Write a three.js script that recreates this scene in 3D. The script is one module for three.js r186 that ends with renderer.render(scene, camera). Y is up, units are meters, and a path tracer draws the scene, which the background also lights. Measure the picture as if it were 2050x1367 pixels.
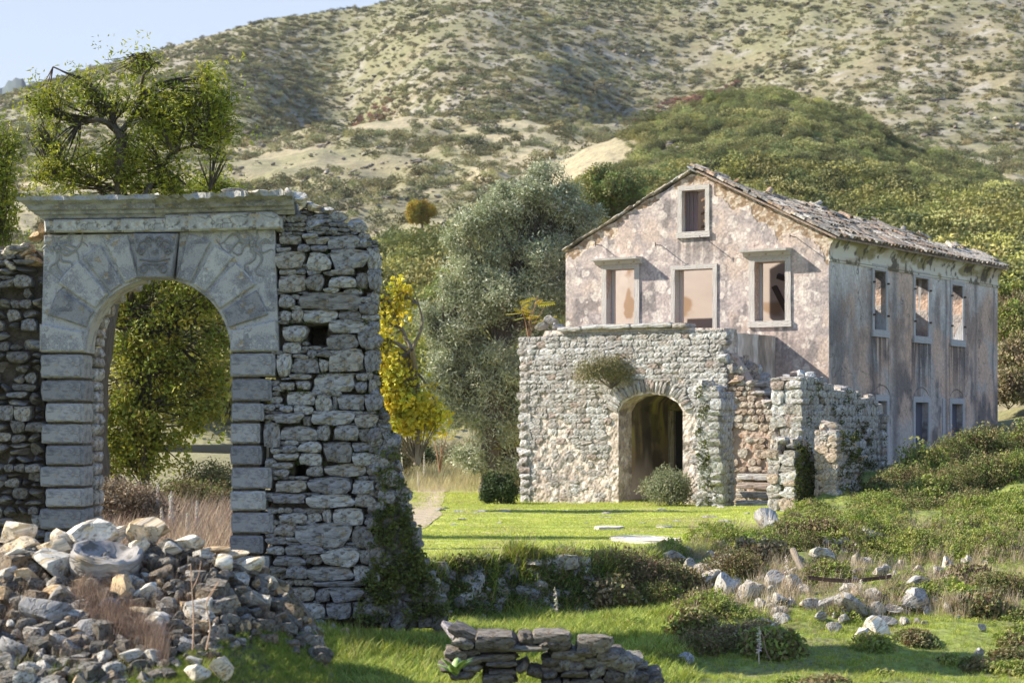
import * as THREE from 'three';
import { mergeGeometries, toCreasedNormals, mergeVertices } from 'three/addons/utils/BufferGeometryUtils.js';

// ---------------------------------------------------------------- camera, sky, sun, exposure
const F = 3900, EYE = 2, HOR = 840, CX = 1025;                    // focal length, horizon and centre in pixels of the 2050 x 1367 photograph
const scene = new THREE.Scene();
const camera = new THREE.PerspectiveCamera(2 * Math.atan(683.5 / F) * 180 / Math.PI, 1024 / 682, 0.5, 5000);
camera.position.set(0, EYE, 0);
camera.lookAt(0, EYE, -1);
camera.setViewOffset(1024, 682, 0, -78.3, 1024, 682);             // rising lens: upright walls stay upright
camera.focus = 34; camera.userData.fStop = 2.2;
const renderer = new THREE.WebGLRenderer({ antialias: true });
renderer.setSize(1024, 682);
renderer.toneMapping = THREE.LinearToneMapping;
renderer.toneMappingExposure = 2.25;
renderer.shadowMap.enabled = true;
const D2R = Math.PI / 180, SUN_PHI = 11 * D2R, SUN_EL = 34 * D2R;
const SUN = new THREE.Vector3(-Math.cos(SUN_PHI) * Math.cos(SUN_EL), Math.sin(SUN_EL), -Math.sin(SUN_PHI) * Math.cos(SUN_EL));
{
  const W = 256, H = 128, data = new Float32Array(W * H * 4), d = new THREE.Vector3();
  for (let j = 0; j < H; j++) for (let i = 0; i < W; i++) {
    const v = ((j + .5) / H - .5) * Math.PI, u = ((i + .5) / W - .5) * 2 * Math.PI;
    d.set(Math.cos(u) * Math.cos(v), Math.sin(v), Math.sin(u) * Math.cos(v));
    const up = Math.max(0, d.y), t = Math.pow(up, .55), g = Math.max(0, d.dot(SUN)), glow = .25 * Math.pow(g, 6) + .35 * Math.pow(g, 40);
    let c = [.88 - .80 * t + glow, .94 - .68 * t + glow * .97, 1.0 - .36 * t + glow * .9];
    if (d.y < 0) { const k = Math.min(1, -d.y * 8); c = [.86 - .68 * k, .92 - .75 * k, .98 - .86 * k]; }
    const o = (j * W + i) * 4;
    for (let q = 0; q < 3; q++) data[o + q] = c[q] * .53;
    data[o + 3] = 1;
  }
  const sky = new THREE.DataTexture(data, W, H, THREE.RGBAFormat, THREE.FloatType);
  sky.mapping = THREE.EquirectangularReflectionMapping; sky.magFilter = sky.minFilter = THREE.LinearFilter; sky.needsUpdate = true;
  scene.background = sky; scene.environment = sky;
}
const sun = new THREE.DirectionalLight(new THREE.Color(1, .91, .76), 5);
sun.position.copy(SUN).multiplyScalar(120).add(new THREE.Vector3(0, 0, -40));
sun.target.position.set(0, 0, -40);
sun.castShadow = true; sun.shadow.mapSize.set(4096, 4096);
Object.assign(sun.shadow.camera, { left: -60, right: 60, top: 50, bottom: -50, near: 1, far: 300 });
scene.add(sun, sun.target);
scene.fog = new THREE.FogExp2(new THREE.Color(.86, .9, .96), .00008);

// ---------------------------------------------------------------- helpers
const UPV = new THREE.Vector3(0, 1, 0);
const V = (x, y, z) => new THREE.Vector3(x, y, z);
const P = (px, py, d) => V((px - CX) / F * d, EYE + (HOR - py) / F * d, -d);      // a place seen at (px, py), d metres deep
function rng(seed) { let s = seed >>> 0; const f = () => { s = (s + 0x6d2b79f5) | 0; let t = Math.imul(s ^ (s >>> 15), 1 | s); t = (t + Math.imul(t ^ (t >>> 7), 61 | t)) ^ t; return ((t ^ (t >>> 14)) >>> 0) / 4294967296; };
  f.r = (a, b) => a + (b - a) * f(); f.i = (n) => Math.floor(f() * n); f.n = () => f() + f() + f() - 1.5; f.dir = () => { const z = f() * 2 - 1, a = f() * 6.2832, q = Math.sqrt(1 - z * z); return V(q * Math.cos(a), q * Math.sin(a), z); }; return f; }
const clamp = (x, a = 0, b = 1) => Math.min(b, Math.max(a, x)), lerp = (a, b, t) => a + (b - a) * t, sstep = (a, b, x) => { const t = clamp((x - a) / (b - a)); return t * t * (3 - 2 * t); };
const hash = (i, j, k = 0) => { let h = Math.imul(i, 374761393) ^ Math.imul(j, 668265263) ^ Math.imul(k, 1274126177); h = Math.imul(h ^ (h >>> 13), 1103515245); h ^= h >>> 16; h = Math.imul(h, 2246822519); return ((h ^ (h >>> 15)) >>> 0) / 4294967296; };
function vn(x, y, per = 0, seed = 0) { const i = Math.floor(x), j = Math.floor(y), a = x - i, b = y - j, s = a * a * (3 - 2 * a), t = b * b * (3 - 2 * b), m = (q) => per ? ((q % per) + per) % per : q;
  const i0 = m(i), i1 = m(i + 1), j0 = m(j), j1 = m(j + 1); return lerp(lerp(hash(i0, j0, seed), hash(i1, j0, seed), s), lerp(hash(i0, j1, seed), hash(i1, j1, seed), s), t); }
function fbm(x, y, oct = 4, per = 0, seed = 0) { let a = .5, s = 0, n = 0; for (let o = 0; o < oct; o++) { s += a * vn(x, y, per, seed + o * 17); n += a; x *= 2; y *= 2; per *= 2; a *= .5; } return s / n; }
function vn3(x, y, z, seed = 0) { const k = Math.floor(z), c = z - k, t = c * c * (3 - 2 * c); return lerp(vn(x, y, 0, seed + k * 131), vn(x, y, 0, seed + (k + 1) * 131), t); }
function table(xs, ys, x) { if (x <= xs[0]) return ys[0]; for (let i = 1; i < xs.length; i++) if (x <= xs[i]) { const t = (x - xs[i - 1]) / (xs[i] - xs[i - 1]), p0 = ys[Math.max(0, i - 2)], p1 = ys[i - 1], p2 = ys[i], p3 = ys[Math.min(ys.length - 1, i + 1)]; const c = p1 + .5 * t * (p2 - p0 + t * (2 * p0 - 5 * p1 + 4 * p2 - p3 + t * (3 * (p1 - p2) + p3 - p0))); return lerp(lerp(p1, p2, t), c, .6); } return ys[ys.length - 1]; }
const enc = (x) => { x = clamp(x); return x <= .0031308 ? x * 12.92 : 1.055 * Math.pow(x, 1 / 2.4) - .055; };

const used = {};
function numbered(name) { const n = used[name] = (used[name] ?? -1) + 1; return n ? name + '_' + String(n).padStart(3, '0') : name; }
function info(o, label, category, group, kind) { if (label) o.userData.label = label; if (category) o.userData.category = category; if (group) o.userData.group = group; if (kind) o.userData.kind = kind; return o; }
function shadow(m) { m.castShadow = m.receiveShadow = true; return m; }
function thing(name, label, category, pos, turn = 0, group) { const g = new THREE.Group(); g.name = numbered(name); g.position.copy(pos); g.rotation.y = turn; scene.add(g); return info(g, label, category, group); }
const ORD = ['first', 'second', 'third', 'fourth', 'fifth', 'sixth', 'seventh', 'eighth', 'ninth', 'tenth', 'eleventh', 'twelfth', 'thirteenth', 'fourteenth', 'fifteenth', 'sixteenth', 'seventeenth', 'eighteenth', 'nineteenth', 'twentieth'];
const rankX = (list, i) => ORD[list.filter((q) => q[0] < list[i][0]).length];
const partNo = new WeakMap();
function part(parent, name, geo, mat) { let c = partNo.get(parent); if (!c) partNo.set(parent, c = {}); const n = c[name] = (c[name] ?? -1) + 1;
  const m = shadow(new THREE.Mesh(geo, mat)); m.name = n ? name + '_' + String(n).padStart(3, '0') : name; parent.add(m); return m; }
function solo(name, geo, mat, label, category, group, kind) { const m = shadow(new THREE.Mesh(geo, mat)); m.name = numbered(name); scene.add(m); return info(m, label, category, group, kind); }
const _m = new THREE.Matrix4(), _q = new THREE.Quaternion(), _e = new THREE.Euler(), _s = V(1, 1, 1), _c = new THREE.Color();
// list of { p, r: [rx, ry, rz], s: number or [x, y, z], c: [r, g, b] }
function copies(name, geo, mat, list, parent) {
  const im = shadow(new THREE.InstancedMesh(geo, mat, list.length)); im.name = name;
  list.forEach((it, i) => { _q.setFromEuler(_e.set(...(it.r ?? [0, 0, 0]), 'YXZ')); Array.isArray(it.s) ? _s.set(...it.s) : _s.setScalar(it.s ?? 1); im.setMatrixAt(i, _m.compose(it.p, _q, _s)); if (it.c) im.setColorAt(i, _c.setRGB(...it.c)); });
  im.userData.kind = 'stuff'; (parent ?? scene).add(im); return im;
}
function copiesTop(name, geo, mat, list, label, category) { const im = copies(numbered(name), geo, mat, list); return info(im, label, category, null, 'stuff'); }

// ---------------------------------------------------------------- textures and materials
function tex(w, h, fn, srgb = true) {
  const data = new Uint8Array(w * h * 4);
  for (let y = 0; y < h; y++) for (let x = 0; x < w; x++) { const c = fn((x + .5) / w, (y + .5) / h), o = (y * w + x) * 4;
    if (srgb) { data[o] = enc(c[0]) * 255; data[o + 1] = enc(c[1]) * 255; data[o + 2] = enc(c[2]) * 255; } else data[o] = data[o + 1] = data[o + 2] = clamp(c) * 255; data[o + 3] = 255; }
  const t = new THREE.DataTexture(data, w, h, THREE.RGBAFormat); t.wrapS = t.wrapT = THREE.RepeatWrapping; t.magFilter = THREE.LinearFilter; t.minFilter = THREE.LinearMipmapLinearFilter; t.generateMipmaps = true;
  if (srgb) t.colorSpace = THREE.SRGBColorSpace; t.needsUpdate = true; return t;
}
const rep = (t, u, v) => { const c = t.clone(); c.repeat.set(u, v); c.needsUpdate = true; return c; };
const mat = (o) => new THREE.MeshStandardMaterial({ roughness: .95, ...o });
const rgb = (r, g, b) => new THREE.Color().setRGB(r, g, b);
const mix3 = (a, b, t) => [lerp(a[0], b[0], t), lerp(a[1], b[1], t), lerp(a[2], b[2], t)];

// weathered limestone: grey with pale lichen rings, dark algae specks and fissures (values near 1 so that tints give the tone)
const N = 512;
const stoneH = (u, v) => { const a = fbm(u * 6, v * 6, 6, 6, 3), c = Math.abs(fbm(u * 4 + a * .6, v * 4, 4, 4, 9) - .5); return clamp(.25 + a * .75 - .45 * (1 - sstep(0, .035, c))); };
const stoneC = (u, v) => {
  const a = fbm(u * 5, v * 5, 6, 5, 21), b = fbm(u * 14, v * 14, 4, 14, 33), f = fbm(u * 60, v * 60, 2, 60, 5), c = Math.abs(fbm(u * 4 + fbm(u * 6, v * 6, 6, 6, 3) * .6, v * 4, 4, 4, 9) - .5);
  let k = [.72 + .5 * (a - .5), .72 + .5 * (a - .5), .72 + .48 * (a - .5)];
  k = mix3(k, [1, .99, .95], sstep(.56, .68, b) * .75);
  k = mix3(k, [.22, .21, .19], sstep(.60, .74, fbm(u * 9, v * 9, 5, 9, 55)) * .85);
  k = mix3(k, [.18, .16, .13], (1 - sstep(0, .02, c)) * .7);
  k = mix3(k, [.78, .6, .3], sstep(.66, .74, fbm(u * 7, v * 7, 3, 7, 71)) * .5);
  const s = .8 + .4 * f; return [k[0] * s, k[1] * s, k[2] * s];
};
const T = { stone: tex(N, N, stoneC), stoneB: tex(N, N, stoneH, false) };
const stoneMat = (r, g, b, k = 1) => mat({ color: rgb(r, g, b), map: T.stone, bumpMap: T.stoneB, bumpScale: .016 * k });
const wallTones = [stoneMat(.40, .40, .41), stoneMat(.48, .48, .48), stoneMat(.34, .34, .36), stoneMat(.44, .42, .39), stoneMat(.54, .54, .53), stoneMat(.30, .29, .28)];
const darkTones = [stoneMat(.27, .26, .26), stoneMat(.34, .33, .33), stoneMat(.22, .21, .20), stoneMat(.38, .36, .34)];
const paleTones = [stoneMat(.84, .74, .60, .6), stoneMat(.78, .64, .46, .6), stoneMat(.90, .83, .72, .6), stoneMat(.62, .45, .27, .7), stoneMat(.55, .53, .49)];
const houseTones = [stoneMat(.50, .49, .485), stoneMat(.58, .58, .59), stoneMat(.40, .38, .37), stoneMat(.50, .46, .44), stoneMat(.64, .65, .67), stoneMat(.43, .36, .33)];
const pinkTones = [stoneMat(.52, .43, .36), stoneMat(.58, .5, .43), stoneMat(.46, .36, .29), stoneMat(.6, .56, .5)];
const rockTones = [stoneMat(.52, .50, .47), stoneMat(.60, .57, .52), stoneMat(.44, .42, .40), stoneMat(.50, .45, .39)];
const earthTex = tex(256, 256, (u, v) => { const a = fbm(u * 8, v * 8, 5, 8, 4), f = fbm(u * 40, v * 40, 3, 40, 8), s = .5 + a * .6 + (f - .5) * .9; return [s, s, s]; });
const earthB = tex(256, 256, (u, v) => fbm(u * 10, v * 10, 5, 10, 4), false);
const coreMat = mat({ color: rgb(.12, .10, .075), map: earthTex, bumpMap: earthB, bumpScale: .05, roughness: 1 });
const mossMat = mat({ color: rgb(.10, .10, .035), map: earthTex, bumpMap: earthB, bumpScale: .05, roughness: 1 });

// ---------------------------------------------------------------- stone shapes
function warp(geo, fn) { const p = geo.attributes.position, v = V(); for (let i = 0; i < p.count; i++) { v.fromBufferAttribute(p, i); fn(v); p.setXYZ(i, v.x, v.y, v.z); } return geo; }
function shade(geo, angle = .7) { return toCreasedNormals(geo.index ? geo.toNonIndexed() : geo, angle); }
// a squared rubble stone in a unit box
const blockShapes = [...Array(14)].map((_, n) => { const r = rng(900 + n), e = 4 + r() * 4, ox = r() * 90;
  const tap = r.r(-.14, .14), skew = r.r(-.12, .12), tl = r.r(-.1, .1);
  const g = warp(new THREE.BoxGeometry(2, 2, 2, 4, 3, 2), (v) => {
    const l = Math.pow(Math.abs(v.x) ** e + Math.abs(v.y) ** e + Math.abs(v.z) ** e, 1 / e), q = v.clone().divideScalar(l);
    const n1 = vn3(q.x * 1.6 + ox, q.y * 1.6, q.z * 1.6 + 9, n) - .5, n2 = vn3(q.x * 3.4 + ox, q.y * 3.4, q.z * 3.4, n + 5) - .5;
    q.multiplyScalar(1 + n1 * .30 + n2 * .22); q.x *= 1 + q.y * tap; q.y += q.x * tl; q.x += q.y * skew; v.copy(q).multiplyScalar(.5); });
  return shade(g, .5); });
// flatter, closely fitting facing stones with broken outlines
const facingShapes = [...Array(14)].map((_, n) => { const r = rng(1900 + n), ox = r() * 90, e = 7 + r() * 9, c = [...Array(4)].map(() => r.r(.02, .26)), tap = r.r(-.2, .2), sk = r.r(-.2, .2);
  return shade(warp(new THREE.BoxGeometry(2, 2, 2, 4, 3, 2), (v) => { const l = Math.pow(Math.abs(v.x) ** e + Math.abs(v.y) ** e + Math.abs(v.z) ** 9, 1 / e); v.divideScalar(Math.max(.5, l));
    const k = (v.x > 0 ? 1 : 0) + (v.y > 0 ? 2 : 0), q = Math.abs(v.x) * Math.abs(v.y); v.x *= 1 - c[k] * q; v.y *= 1 - c[(k + 1) % 4] * q; v.x *= 1 + v.y * tap; v.y *= 1 + v.x * sk;
    const n1 = vn3(v.x * 1.8 + ox, v.y * 1.8, v.z * 1.8 + 4, n) - .5, n2 = vn3(v.x * 4 + ox, v.y * 4, v.z * 4, n + 2) - .5; v.multiplyScalar((1 + n1 * .24 + n2 * .18) * .52); }), .42); });
// an ashlar: squarer, chipped
const ashlarShapes = [...Array(6)].map((_, n) => { const r = rng(300 + n), ox = r() * 50;
  return shade(warp(new THREE.BoxGeometry(2, 2, 2, 7, 4, 2), (v) => { const e = 14, l = Math.pow(Math.abs(v.x) ** e + Math.abs(v.y) ** e + Math.abs(v.z) ** e, 1 / e); v.divideScalar(l);
    const n1 = vn3(v.x * 3 + ox, v.y * 3, v.z * 3 + 4, n) - .5; const edge = Math.max(Math.abs(v.x), Math.abs(v.y)) > .95 && Math.abs(v.z) > .9 ? 1 : .35; v.multiplyScalar((1 + n1 * .07 * edge) * .5); }), .6); });
// a broken rock: a ball cut by planes
function rockShape(seed, detail = 2, cuts = 11, rough = .1) { const r = rng(seed), pl = [...Array(cuts)].map(() => ({ n: r.dir(), d: r.r(.36, .78) })), ox = r() * 70;
  const g = new THREE.IcosahedronGeometry(1, detail); g.deleteAttribute('normal');
  warp(g, (v) => { for (const { n, d } of pl) { const k = v.dot(n) - d; if (k > 0) v.addScaledVector(n, -k); } v.multiplyScalar(1 + (vn3(v.x * 3 + ox, v.y * 3, v.z * 3, seed) - .5) * rough * 2 + (vn3(v.x * 8 + ox, v.y * 8, v.z * 8, seed + 3) - .5) * rough); });
  g.computeBoundingBox(); const c = g.boundingBox.getCenter(V()), s = g.boundingBox.getSize(V()); warp(g, (v) => v.sub(c).divide(s));
  const uv = g.attributes.uv, p = g.attributes.position; for (let i = 0; i < p.count; i++) uv.setXY(i, p.getX(i) * .9 + p.getZ(i) * .7 + ox, p.getY(i) * .9 + p.getZ(i) * .5);
  return shade(g, .45); }
const rockShapes = [...Array(14)].map((_, n) => rockShape(40 + n * 7, 2, 9 + n % 5, .05));
const pebbleShapes = [...Array(10)].map((_, n) => rockShape(400 + n * 7, 1, 9, .1));

// splits a rectangle at random into stone-sized rectangles
function split(r, x0, y0, x1, y1, w, h, out) {
  const W = x1 - x0, H = y1 - y0, big = W > w * 1.55 * r.r(.8, 1.25) || H > h * 1.55 * r.r(.8, 1.25);
  if (!big) { out.push([x0, y0, x1, y1]); return; }
  if (W / w > H / h) { const t = x0 + W * r.r(.33, .67); split(r, x0, y0, t, y1, w, h, out); split(r, t, y0, x1, y1, w, h, out); }
  else { const t = y0 + H * r.r(.35, .65); split(r, x0, y0, x1, t, w, h, out); split(r, x0, t, x1, y1, w, h, out); }
}
function courses(r, x0, y0, x1, y1, w, h) { const out = []; let y = y0; while (y < y1 - .02) { const H = h * r.r(1.1, 2.6), t = Math.min(y1, y + H); split(r, x0 - r() * w, y, x1 + r() * w, t, w, h, out); y = t; } return out; }
// lays stones given as rectangles of a wall face (metres, z outward) under parent; the largest 300 as parts, the rest as one
function layStones(parent, rects, o) {
  const r = rng(o.seed), list = rects.map((q) => ({ q, a: (q[2] - q[0]) * (q[3] - q[1]) })).sort((a, b) => b.a - a.a), spare = [];
  const most = o.most ?? 300, gap = o.gap ?? .012;
  list.forEach(({ q }, i) => {
    const w = q[2] - q[0], h = q[3] - q[1], dep = o.depth ?? .34, z = (o.z ?? 0) + (o.zAt ? o.zAt((q[0] + q[2]) / 2, (q[1] + q[3]) / 2) : 0) - dep / 2 + r.n() * (o.jit ?? .03);
    const g = (o.shapes ?? blockShapes)[r.i((o.shapes ?? blockShapes).length)], m = (o.tone ? o.tone((q[0] + q[2]) / 2, (q[1] + q[3]) / 2, r) : o.mats[r.i(o.mats.length)]);
    const p = V((q[0] + q[2]) / 2, (q[1] + q[3]) / 2, z), s = V(w * (o.grow ?? 1.04) - gap, h * (o.grow ?? 1.04) - gap, dep), rz = r.n() * (o.tilt ?? .05), flip = r() < .5;
    if (i < most) { const k = part(parent, 'stone', g, m); k.position.copy(p); k.scale.copy(s); k.rotation.set(r.n() * .06, flip ? Math.PI : 0, rz); if (o.ry) { k.position.applyAxisAngle(UPV, o.ry); k.quaternion.premultiply(_q.setFromAxisAngle(UPV, o.ry)); } }
    else { const k = g.clone(); k.scale(s.x, s.y, s.z); k.rotateZ(rz); k.translate(p.x, p.y, p.z); if (o.ry) k.rotateY(o.ry); spare.push(k); }
  });
  if (spare.length) { const k = part(parent, 'small_stones', mergeGeometries(spare), (o.mats ?? houseTones)[0]); k.userData.kind = 'stuff'; }
}
function extrude(pts, depth, holes = [], bevel = 0) {
  const s = new THREE.Shape(pts.map((p) => new THREE.Vector2(...p))); for (const h of holes) s.holes.push(new THREE.Path(h.map((p) => new THREE.Vector2(...p))));
  return new THREE.ExtrudeGeometry(s, { depth, bevelEnabled: bevel > 0, bevelSize: bevel, bevelThickness: bevel, bevelSegments: 1, bevelOffset: -bevel });
}
const rect = (x0, y0, x1, y1) => [[x0, y0], [x1, y0], [x1, y1], [x0, y1]];
function box(x0, y0, z0, x1, y1, z1) { const g = new THREE.BoxGeometry(Math.abs(x1 - x0), Math.abs(y1 - y0), Math.abs(z1 - z0)); g.translate((x0 + x1) / 2, (y0 + y1) / 2, (z0 + z1) / 2); return g; }
function inside(poly, x, y) { let c = false; for (let i = 0, j = poly.length - 1; i < poly.length; j = i++) { const [a, b] = poly[i], [e, f] = poly[j]; if ((b > y) !== (f > y) && x < (e - a) * (y - b) / (f - b) + a) c = !c; } return c; }
// tapered tube through points
function limb(pts, r0, r1, seg = 0, rad = 7, wob = .12) {
  const c = new THREE.CatmullRomCurve3(pts), n = seg || Math.max(2, pts.length * 3), g = new THREE.TubeGeometry(c, n, 1, rad, false), p = g.attributes.position, q = V(), v = V();
  for (let i = 0; i <= n; i++) { c.getPointAt(i / n, q); const R = lerp(r0, r1, Math.pow(i / n, .8)); for (let j = 0; j <= rad; j++) { const k = i * (rad + 1) + j; v.fromBufferAttribute(p, k).sub(q); const w = 1 + wob * Math.sin(i * 1.7 + (j % rad) * 2.1); v.multiplyScalar(R * w).add(q); p.setXYZ(k, v.x, v.y, v.z); } }
  const uv = g.attributes.uv, L = c.getLength(); for (let i = 0; i < uv.count; i++) uv.setXY(i, uv.getX(i) * L * 1.5, uv.getY(i) * 2); g.computeVertexNormals(); return g;
}
// a cluster of folded leaves
function leaves(seed, n, len, wid, spread, droop = 0, flat = 1) {
  const r = rng(seed), pos = [];
  for (let i = 0; i < n; i++) { const c = r.dir().multiplyScalar(spread * Math.cbrt(r())); c.y *= flat; const d = r.dir(); d.y -= droop; d.normalize(); const s = r.dir().cross(d).normalize(), u = V().crossVectors(d, s), L = len * r.r(.65, 1.25), W = wid * r.r(.7, 1.2);
    const a = c, t = c.clone().addScaledVector(d, L), m = c.clone().addScaledVector(d, L * .45).addScaledVector(u, W * .25), l = m.clone().addScaledVector(s, W / 2), q = m.clone().addScaledVector(s, -W / 2); m.addScaledVector(u, -W * .3);
    for (const v of [a, l, m, l, t, m, a, m, q, m, t, q]) pos.push(v.x, v.y, v.z); }
  const g = new THREE.BufferGeometry(); g.setAttribute('position', new THREE.Float32BufferAttribute(pos, 3)); g.computeVertexNormals(); return g;
}
// a tuft of bent blades
function tuft(seed, n, h0, h1, wid, spread, lean = .5) {
  const r = rng(seed), pos = [];
  for (let i = 0; i < n; i++) { const a = r() * 6.283, q = spread * Math.sqrt(r()), b = V(Math.cos(a) * q, -.01, Math.sin(a) * q), o = r() * 6.283, h = r.r(h0, h1), k = h * lean * r.r(.3, 1.3), d = V(Math.cos(o), 0, Math.sin(o)), s = V(-d.z, 0, d.x).multiplyScalar(wid / 2 * r.r(.7, 1.3));
    const m = b.clone().addScaledVector(d, k * .35); m.y += h * .6; const t = b.clone().addScaledVector(d, k); t.y += h;
    const b0 = b.clone().sub(s), b1 = b.clone().add(s), m0 = m.clone().addScaledVector(s, -.75), m1 = m.clone().addScaledVector(s, .75);
    for (const v of [b0, b1, m1, b0, m1, m0, m0, m1, t]) pos.push(v.x, v.y, v.z); }
  const g = new THREE.BufferGeometry(); g.setAttribute('position', new THREE.Float32BufferAttribute(pos, 3)); g.computeVertexNormals(); return g;
}
const leafMat = (k = .45, rough = .6) => new THREE.MeshPhysicalMaterial({ color: 0xffffff, roughness: rough, transmission: k, thickness: 0, side: THREE.DoubleSide, specularIntensity: .5 });
const M = { leaf: leafMat(.45, .75), dull: leafMat(.25, .8), grass: leafMat(.4, .8), straw: leafMat(.3, .9) };
const barkTex = tex(256, 256, (u, v) => { const a = fbm(u * 5, v * 18, 5, 0, 4), s = .45 + a * .9; return [s, s * .97, s * .92]; });
const barkB = tex(256, 256, (u, v) => fbm(u * 6, v * 20, 4, 0, 4), false);
const bark = mat({ color: rgb(.13, .11, .09), map: barkTex, bumpMap: barkB, bumpScale: .02 });
const barkPale = mat({ color: rgb(.26, .22, .18), map: barkTex, bumpMap: barkB, bumpScale: .02 });
let _soft; function groundTexSoft() { return _soft ??= tex(256, 256, (u, v) => { const a = fbm(u * 4, v * 4, 5, 4, 501), b = fbm(u * 20, v * 20, 3, 20, 503); let s = .82 + .3 * (a - .5); let c = [s, s, s]; c = mix3(c, [.5, .36, .22], sstep(.66, .74, fbm(u * 7, v * 7, 4, 7, 507)) * .8); return [c[0] * (.9 + .2 * b), c[1] * (.9 + .2 * b), c[2] * (.9 + .2 * b)]; }); }
let _cov; function sideTexTop() { if (_cov) return _cov; _cov = tex(512, 128, (u, v) => { const a = fbm(u * 20, v * 2, 5, 20, 511), b = fbm(u * 70, v * 3, 4, 70, 513), w = fbm(u * 9, v * 1.5, 4, 9, 517); let c = mix3([.98, .98, .99], [.7, .6, .5], sstep(.45, .65, w) * .7); c = mix3(c, [.38, .33, .14], sstep(.46, .66, a + (v - .5) * .35) * .85); c = mix3(c, [.10, .09, .085], sstep(.52, .68, b + (w - .5) * .5) * .85); if (v < .12 && v > .07) c = mix3(c, [.3, .26, .1], .7); return c; }); return _cov; }
// ---------------------------------------------------------------- the lie of the land: heights over (x, depth)
function ctl(list) { return list.map(([px, d, y]) => [(px - CX) / F * d, d, y]); }
const LOWER = ctl([[200, 15, -1.0], [1000, 15, -1.05], [1900, 15, -1.0], [200, 19, -.9], [700, 21, -.85], [1100, 21, -.95], [1500, 21.5, -.92], [2000, 21, -.86], [800, 25, -.75], [1100, 27, -.85], [1450, 26, -.72], [1800, 25.5, -.75], [1600, 30, -.45], [1800, 30, -.38], [2050, 30, -.3], [1700, 36, -.03], [2000, 38, .15], [1600, 41, 0], [1750, 43, .25], [1900, 45, .55], [2030, 46, .7], [2000, 50, .9], [1850, 50, .55], [1780, 54, .6], [1990, 62, 1.0], [2100, 60, 1.5], [2200, 45, .9], [560, 24, -.5], [100, 22, -.6]]);
const UPPER = ctl([[300, 25, -.15], [300, 35, .1], [700, 30, -.1], [900, 30, -.12], [1100, 30, -.1], [1300, 33, -.1], [1400, 36, -.1], [1000, 38, -.15], [1200, 42, -.15], [1450, 45, -.12], [1041, 53, -.28], [1400, 50, -.22], [1550, 44, 0], [1650, 52, .4], [900, 60, -.25], [850, 72, -.2], [300, 50, .2], [300, 70, .8], [1300, 65, .3], [1700, 70, 1.5], [1900, 68, 1.8], [2100, 68, 2.5], [0, 40, .3], [-200, 30, 0]]);
function shep(list, x, d) { let s = 0, n = 0; for (const [a, b, y] of list) { const w = 1 / (((x - a) ** 2 + (d - b) ** 2 * .8 + .8) ** 2); s += w * y; n += w; } return s / n; }
const edgeAt = (px) => .9 * (fbm(px * .016 + 3, 8, 3, 0, 19) - .5) * sstep(840, 920, px) * (1 - sstep(1560, 1640, px)) + table([-400, 560, 800, 1000, 1180, 1300, 1420, 1530, 1640, 1760], [24, 24.9, 26.6, 28, 28.6, 30.5, 33, 38, 44, 60], px);
function height(x, d) {
  const px = CX + x / Math.max(d, 6) * F, e = edgeAt(px), w = lerp(.35, 4.5, sstep(1170, 1330, px)), k = sstep(-.6, .4, (d - e) / w);
  let y = k <= 0 ? shep(LOWER, x, d) : k >= 1 ? shep(UPPER, x, d) : lerp(shep(LOWER, x, d), shep(UPPER, x, d), k);
  const rough = lerp(.03, px > 1180 && d > 23.5 ? lerp(.13, .30, sstep(23.5, 26, d)) : .13, 1 - k) * (px > 1150 ? 1 : .6);
  y += (fbm(x * .7 + 40, d * .7, 3) - .5) * rough * 2 + (fbm(x * 2.5, d * 2.5, 2, 0, 7) - .5) * rough * .7;
  y += .34 * (fbm(px * .022 + 9, 5, 3, 0, 23) - .42) * Math.exp(-(((d - e - .3) / 1.1) ** 2)) * sstep(850, 930, px) * (1 - sstep(1560, 1640, px));
  if (d > 88) y -= (d - 88) * .1;
  return Math.max(y, -6);
}
const onLand = (x, d, up = 0) => V(x, height(x, d) + up, -d);
function spot(px, py, up = 0) { for (let d = 14.5; d < 95; d += .06) { const p = P(px, py, d); if (p.y <= height(p.x, d)) return onLand(p.x, d, up); } return P(px, py, 95); }

// hills as heightfields over (bearing px, depth)
const SPUR = { x: [-900, -300, 0, 480, 700, 930, 1200, 1500, 2050, 2700], rows: [[82, [835, 835, 835, 832, 828, 822, 800, 790, 780, 790]], [130, [610, 610, 605, 590, 575, 562, 540, 520, 520, 530]], [200, [480, 480, 485, 482, 462, 440, 400, 400, 400, 420]], [330, [300, 325, 330, 292, 245, 231, 246, 265, 300, 330]], [420, [380, 400, 400, 380, 330, 310, 320, 340, 360, 380]]] };
const KNOLL = { x: [700, 900, 1000, 1100, 1200, 1300, 1400, 1500, 1560, 1620, 1700, 1800, 1900, 2050, 2300, 2700], rows: [[72, [900, 890, 880, 860, 830, 820, 815, 810, 808, 806, 800, 795, 780, 742, 700, 690]], [100, [800, 760, 720, 680, 655, 640, 630, 622, 620, 618, 615, 610, 600, 570, 540, 530]], [150, [720, 640, 560, 500, 470, 450, 440, 435, 432, 432, 436, 445, 460, 475, 480, 490]], [230, [640, 520, 420, 338, 288, 250, 216, 194, 189, 200, 237, 288, 334, 384, 420, 440]], [300, [700, 600, 520, 430, 380, 340, 310, 290, 285, 300, 340, 380, 420, 470, 500, 520]]] };
const MCREST = [[-900, -300, 0, 82, 160, 250, 370, 450, 525, 640, 712, 782, 900, 1200, 1600, 2050, 2700], [420, 275, 195, 165, 142, 117, 85, 62, 40, 24, 15, 0, -25, -80, -110, -90, -60]];
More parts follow.
